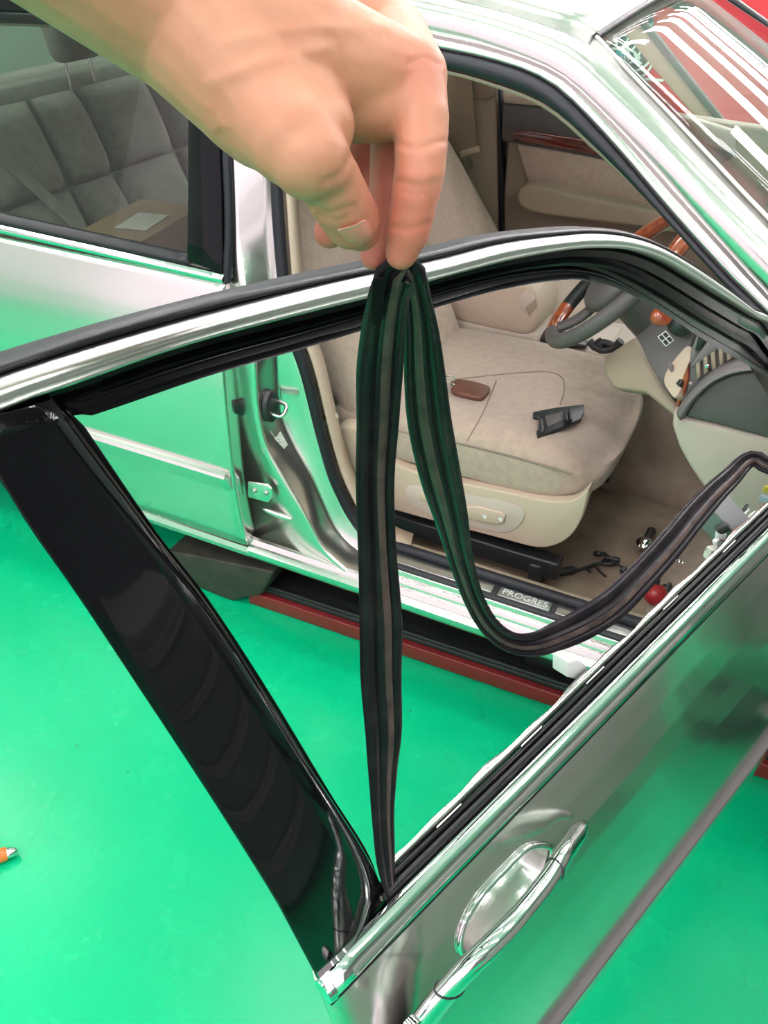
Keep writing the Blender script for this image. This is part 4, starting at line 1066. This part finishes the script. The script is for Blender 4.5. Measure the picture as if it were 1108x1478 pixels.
    # blush: the blood gathers towards the pinching finger tips
    n = len(me2.vertices); co = np.empty(n * 3); me2.vertices.foreach_get('co', co); co = co.reshape(-1, 3)
    b = np.zeros(n)
    for px, py, d, rad in ((588, 340, .307, .030), (545, 365, .325, .022), (521, 340, .306, .014), (478, 334, .346, .026), (535, 240, .345, .034), (556, 300, .323, .026), (606, 262, .297, .016), (610, 100, .290, .014)):
        p = atD(px, py, d); b = np.maximum(b, np.exp(-(np.linalg.norm(co - p, axis=1) / rad) ** 2) * (.5 if rad < .017 else .95))
    attr = me2.color_attributes.new('blush', 'FLOAT_COLOR', 'POINT')
    attr.data.foreach_set('color', np.column_stack([b, b, b, np.ones(n)]).ravel())
    me2.materials.clear(); me2.materials.append(SKIN)
    return o
HAND = hand()
tag(HAND, 'bare left forearm and hand pinching the rubber seal between thumb and fingers', 'person')
def surf(px, py):
    # where the sight line meets the hand
    o_ = Vector(CAM); d_ = Vector(ray(px, py)).normalized()
    ok, loc, nor, idx = HAND.ray_cast(o_, d_)
    return np.array(loc) if ok else atD(px, py, .3)
def nail(name, pts, mt, lift):
    c0 = np.mean(np.array(pts), axis=0); view = norm(CAM - surf(*c0))
    base_ = rs([(p[0], p[1], 0) for p in pts], 26, True)[:, :2]
    rings = []
    for k_, l_ in ((1.0, -.001), (.99, lift), (.85, lift + .0006), (.6, lift + .0010), (.3, lift + .0012), (.05, lift + .0013)):
        rings.append([surf(*(c0 + (q_ - c0) * k_)) + view * l_ for q_ in base_])
    V, Fc = grid(rings, True); Fc.append(tuple(range(len(V) - 26, len(V))))
    return mesh(name, V, Fc, mt, HAND)
nail('thumb_nail', [(487, 331), (500, 328), (514, 323), (526, 317), (534, 324), (538, 336), (535, 347), (522, 353), (508, 351), (496, 343)], NAIL, .0005)
nail('nail_cuticle', [(487, 331), (500, 328), (514, 323), (526, 317), (529, 320), (518, 328), (503, 334), (490, 335)], mat('pale_cuticle', (.56, .28, .21), .45), .0006)

# ================================================================== loose things
# brown key case with ring on the seat
KC = prism('key_case', rs([Z(px, py, .585) for px, py in [(655, 547), (680, 549), (704, 556), (707, 561), (699, 570), (692, 573), (668, 568), (652, 562)]], 28, True), (0, 0, -.012), LEATHER, bevel=.003)
rp = Z(648, 548, .582)
tube('key_ring', [rp + np.array((.014 * math.cos(a), .014 * math.sin(a), .002)) for a in np.linspace(0, 2 * math.pi, 20, endpoint=False)], .0018, CHROME, KC, n=6, closed=True)
lathe('key_clasp', Z(652, 558, .583), (0, 0, 1), [(0, .006), (.006, .006), (.008, .003)], CHROME, KC, 10)
tag(KC, 'brown leather key case with chrome ring on the driver seat', 'key case')
# black plastic corner trim on the seat
def zt(px, py, z=.580): return Z(px, py, z)
TC = prism('corner_trim', [zt(*p) for p in [(769, 594), (800, 588), (843, 583), (842, 596), (838, 605), (812, 616), (788, 625), (776, 629), (774, 622), (782, 612), (779, 602), (770, 600)]], (0, 0, -.010), BPLASTIC, bevel=.002)
prism('recess_panel', [zt(*p, .5815) for p in [(786, 600), (812, 594), (816, 604), (790, 616)]], (0, 0, -.002), DGREY, TC, bevel=.001)
for a in ((814, 592), (820, 591)):
    prism('clip_rib', [zt(a[0], a[1], .589), zt(a[0] + 4, a[1] - 1, .589), zt(a[0] + 6, a[1] + 14, .589), zt(a[0] + 2, a[1] + 15, .589)], (0, 0, -.010), BPLASTIC, TC, bevel=.001)
prism('clip_leg', [zt(777, 603, .586), zt(783, 605, .586), zt(785, 622, .586), zt(778, 626, .586)], (0, 0, -.010), BPLASTIC, TC, bevel=.001)
tag(TC, 'black plastic triangular door trim piece lying on the driver seat', 'trim piece')
# wiring harness on the carpet
HZ = .212
WH = tube('wiring_harness', [Z(px, py, HZ) for px, py in [(800, 826), (815, 826), (832, 823), (852, 817), (866, 813), (880, 815), (890, 809)]], .004, BPLASTIC, n=8, res=40)
lathe('harness_grommet', Z(797, 827, HZ), Z(838, 821, HZ) - Z(797, 827, HZ), [(0, .004), (.012, .010), (.05, .011), (.06, .005)], BPLASTIC, WH, 12)
for pts in ([(866, 813), (876, 802), (866, 800)], [(880, 805), (872, 798), (862, 799)], [(880, 808), (900, 820), (908, 824)], [(858, 816), (868, 827), (874, 832)], [(842, 818), (852, 826)]):
    tube('branch_wire', [Z(px, py, HZ) for px, py in pts] if len(pts) > 2 else [Z(*pts[0], HZ), Z(*pts[1], HZ)], .0028, BPLASTIC, WH, n=6, res=12 if len(pts) > 2 else None)
for px, py in ((862, 799), (909, 824), (899, 822), (876, 806), (889, 808)):
    box('harness_plug', Z(px, py, HZ + .002), (.018, .012, .010), BPLASTIC, WH, rot=eul(0, 0, px * 7 % 90), bevel=.002)
tag(WH, 'tangle of black wiring harness on the brown carpet', 'wiring')
# dark handled tool with a chrome head
TL = tube('socket_tool', [Z(940, 766, .215), Z(936, 775, .218), Z(931, 784, .218)], .011, BPLASTIC, n=12, res=8)
lathe('tool_collar', Z(930, 786, .216), (0, 0, 1), [(0, .020), (.006, .022), (.012, .018), (.016, .009)], CHROME, TL, 18)
for i in range(3):
    lathe('tool_jaw', Z(922 + i * 9, 789 + (i % 2) * 8, .222), (0, 0, 1), [(-.008, .006), (.004, .006), (.006, .003)], CHROME, TL, 10)
tag(TL, 'small black handled chrome tool on the carpet', 'tool')
# red bulb-shaped cap on the sill edge
rc = Z(946, 858, .232)
RCAP = ball('red_cap', rc, .026, RED_PL, None, (1, 1, .95))
lathe('cap_neck', rc + np.array((-.020, .012, .006)), (-.8, .45, .25), [(0, .018), (.014, .017), (.018, .014)], RED_PL, RCAP, 16)
lathe('cap_stem', rc + np.array((-.004, .01, .024)), (0, .2, 1), [(0, .006), (.010, .006), (.012, .003)], BPLASTIC, RCAP, 10)
tag(RCAP, 'round red plastic cap with short neck beside the sill', 'cap')
dk = Z(962, 850, .215)
DK = ball('dark_knob', dk, .012, BPLASTIC, None, (1.3, 1, .9)); lathe('knob_stem', dk + np.array((.0, 0, .004)), (.3, .5, 1), [(0, .005), (.012, .005), (.014, .003)], BPLASTIC, DK, 8)
tag(DK, 'small black knob right of the red cap', 'knob')
# chrome twisted bit
b0, b1 = Z(974, 808, .215), Z(1008, 824, .215)
BIT = tube('drill_bit', [b0, b0 * .3 + b1 * .7, b1], .0045, BPLASTIC, n=8, res=8)
tw_ = [b0 + (b1 - b0) * .65 * t + np.array((0, .004 * math.cos(t * 30), .004 * math.sin(t * 30))) for t in np.linspace(0, 1, 60)]
tube('bit_flute', tw_, .0045, CHROME, BIT, n=6)
tag(BIT, 'chrome twist drill bit with black shank on the carpet', 'drill bit')
# orange screwdriver handle at the left edge of the floor
s0, s1 = Z(-90, 1262, .016), Z(24, 1228, .014)
ax = norm(s1 - s0); L_ = np.linalg.norm(s1 - s0)
SD = lathe('screwdriver', s0, ax, [(0, .010), (.006, .014), (.03, .016), (L_ * .6, .0150), (L_ * .85, .0135), (L_ - .016, .011)], ORANGE, None, 10)
lathe('metal_ferrule', s0 + ax * (L_ - .018), ax, [(0, .0105), (.010, .010), (.016, .007), (.019, .004)], CHROME, SD, 14)
tag(SD, 'orange screwdriver handle with metal end lying on green floor', 'screwdriver')
# blue and yellow tag beyond the door
BT = box('paper_tag', Y(1104, 720, .12), (.018, .004, .014), mat('pale_blue_paper', (.55, .65, .78), .6), None, rot=eul(20, 10, 0), bevel=.0005)
box('yellow_tab', Y(1106, 706, .12), (.010, .004, .014), mat('yellow_paper', (.80, .58, .08), .6), BT, rot=eul(20, 10, 0), bevel=.0005)
tag(BT, 'small pale blue tag with yellow tab at right edge', 'tag')
# box with a white label on the rear bench
CB_ = box('cardboard_box', (-.62, .50, .671), (.20, .36, .25), CARD, None, rot=eul(0, 0, 8), bevel=.003)
box('white_label', (-.60, .50, .798), (.09, .13, .003), LABEL_PAPER, CB_, rot=eul(0, 0, 12), bevel=.001)
tag(CB_, 'brown cardboard box with pale label on the rear seat', 'box')

# ---- the low lift under the sill
LF = prism('car_lift', [(-.07, .080, 0), (1.35, .12, 0), (1.35, .118, .045), (-.07, .078, .045)], (0, .45, 0), RED_PAINT, bevel=.004)
prism('deck_plate', [(-.065, .090, .047), (1.34, .130, .047), (1.34, .55, .047), (-.065, .52, .047)], (0, 0, .014), LIFT_BLACK, LF, bevel=.003)
prism('deck_lip', [(-.02, .092, .061), (1.3, .13, .061), (1.3, .140, .061), (-.02, .102, .061)], (0, 0, .012), LIFT_BLACK, LF, bevel=.003)
for x in (.70, .80):
    box('lift_pad', (x, .20, .10), (.085, .12, .075), LIFT_BLACK, LF, bevel=.006)
tag(LF, 'low black and dark red car lift under the sill', 'car lift')
BLK = prism('support_block', [Y(px, py, .066) for px, py in [(240, 795), (300, 806), (395, 826), (378, 858), (335, 868), (318, 862), (262, 838)]], (0, .12, 0), LIFT_BROWN, bevel=.006)
tag(BLK, 'grimy dark brown rubber block beside the lift under the sedan', 'block')

# ---- what shows through the windshield: banner, board added for an unexplained tan band
yb = 4.95
def B(px, py): return Y(px, py, yb)
BN = prism('wall_banner', [(-1.4, yb, .05), (1.7, yb, .05), (1.7, yb, 1.75), (-1.4, yb, 1.75)], (0, .03, 0), RED_BANNER, None, bevel=0)
prism('dark_field', [p + np.array((0, -.012, 0)) for p in [np.array(q_) for q_ in ((-.9, yb, .42), (-.28, yb, .42), (-.28, yb, 1.1), (-.9, yb, 1.1))]], (0, .006, 0), DARK_BANNER, BN, bevel=0)
prism('cyan_field', [p + np.array((0, -.022, 0)) for p in [B(880, 82), B(905, 62), B(904, 104), B(894, 96)]], (0, .004, 0), CYAN_BANNER, BN, bevel=0)
prism('cyan_field', [p + np.array((0, -.022, 0)) for p in [B(917, 55), B(943, 30), B(938, 78), B(928, 76)]], (0, .004, 0), CYAN_BANNER, BN, bevel=0)
gx = norm((1, 0, 0)); gz = np.array((0, 0, 1.0))
for ch, px, py in (('ヤ', 893, 52), ('ニ', 900, 62), ('絞', 914, 76), ('ン', 926, 92), ('ノ', 933, 103), ('ー', 944, 117)):
    text('banner_lettering', ch, .16, B(px, py) + np.array((0, -.035, 0)), gx, gz, WHITE_INK, BN, .002)
tag(BN, 'red wall banner with dark and cyan fields and white Japanese lettering', 'banner')
lb0 = [Y(p[0], p[1], 2.1) for p in [(895, 42), (918, 28), (1040, 182), (1014, 182)]]
for k_ in (2, 3):
    up_k = lb0[1 if k_ == 2 else 0]; lb0[k_] = up_k + (lb0[k_] - up_k) * (up_k[2] / (up_k[2] - lb0[k_][2]))
LBD = prism('stand_in_board', lb0, (0, .02, 0), TAN, bevel=.003)
prism('board_edge', [lb0[1] + np.array((0, -.01, 0)), lb0[1] + np.array((.03, -.01, 0)), lb0[2] + np.array((.03, -.01, 0)), lb0[2] + np.array((0, -.01, 0))], (0, .03, 0), LIFT_BROWN, LBD, bevel=.002)
tag(LBD, 'added pinkish tan board standing in for a slanting band past the far window', 'board')

# ---- trolley added out of view so the door paint mirrors grey
TR = empty('unseen_trolley', (1.92, -.66, 0))
TROL = mat('warm_grey_trolley_paint', (.33, .31, .29), .4)
box('trolley_body', (1.92, -.66, .56), (.50, 1.04, .90), TROL, TR, bevel=.01)
for k_ in range(5):
    dr = box('drawer', (1.663, -.66, .20 + k_ * .172), (.02, .96, .156), TROL, TR, bevel=.004)
    tube('drawer_pull', [(1.648, -1.0, .25 + k_ * .172), (1.648, -.32, .25 + k_ * .172)], .007, TROL, dr, n=8)
for x in (1.74, 2.10):
    for y in (-1.10, -.22):
        lathe('caster', (x, y - .015, .055), (0, 1, 0), [(0, .045), (.004, .055), (.026, .055), (.03, .045)], RUBBER, TR, 16)
        box('caster_fork', (x, y, .095), (.04, .04, .04), STEEL, TR, bevel=.003)
tag(TR, 'added grey trolley out of view, greying the reflection in the open door', 'tool trolley')
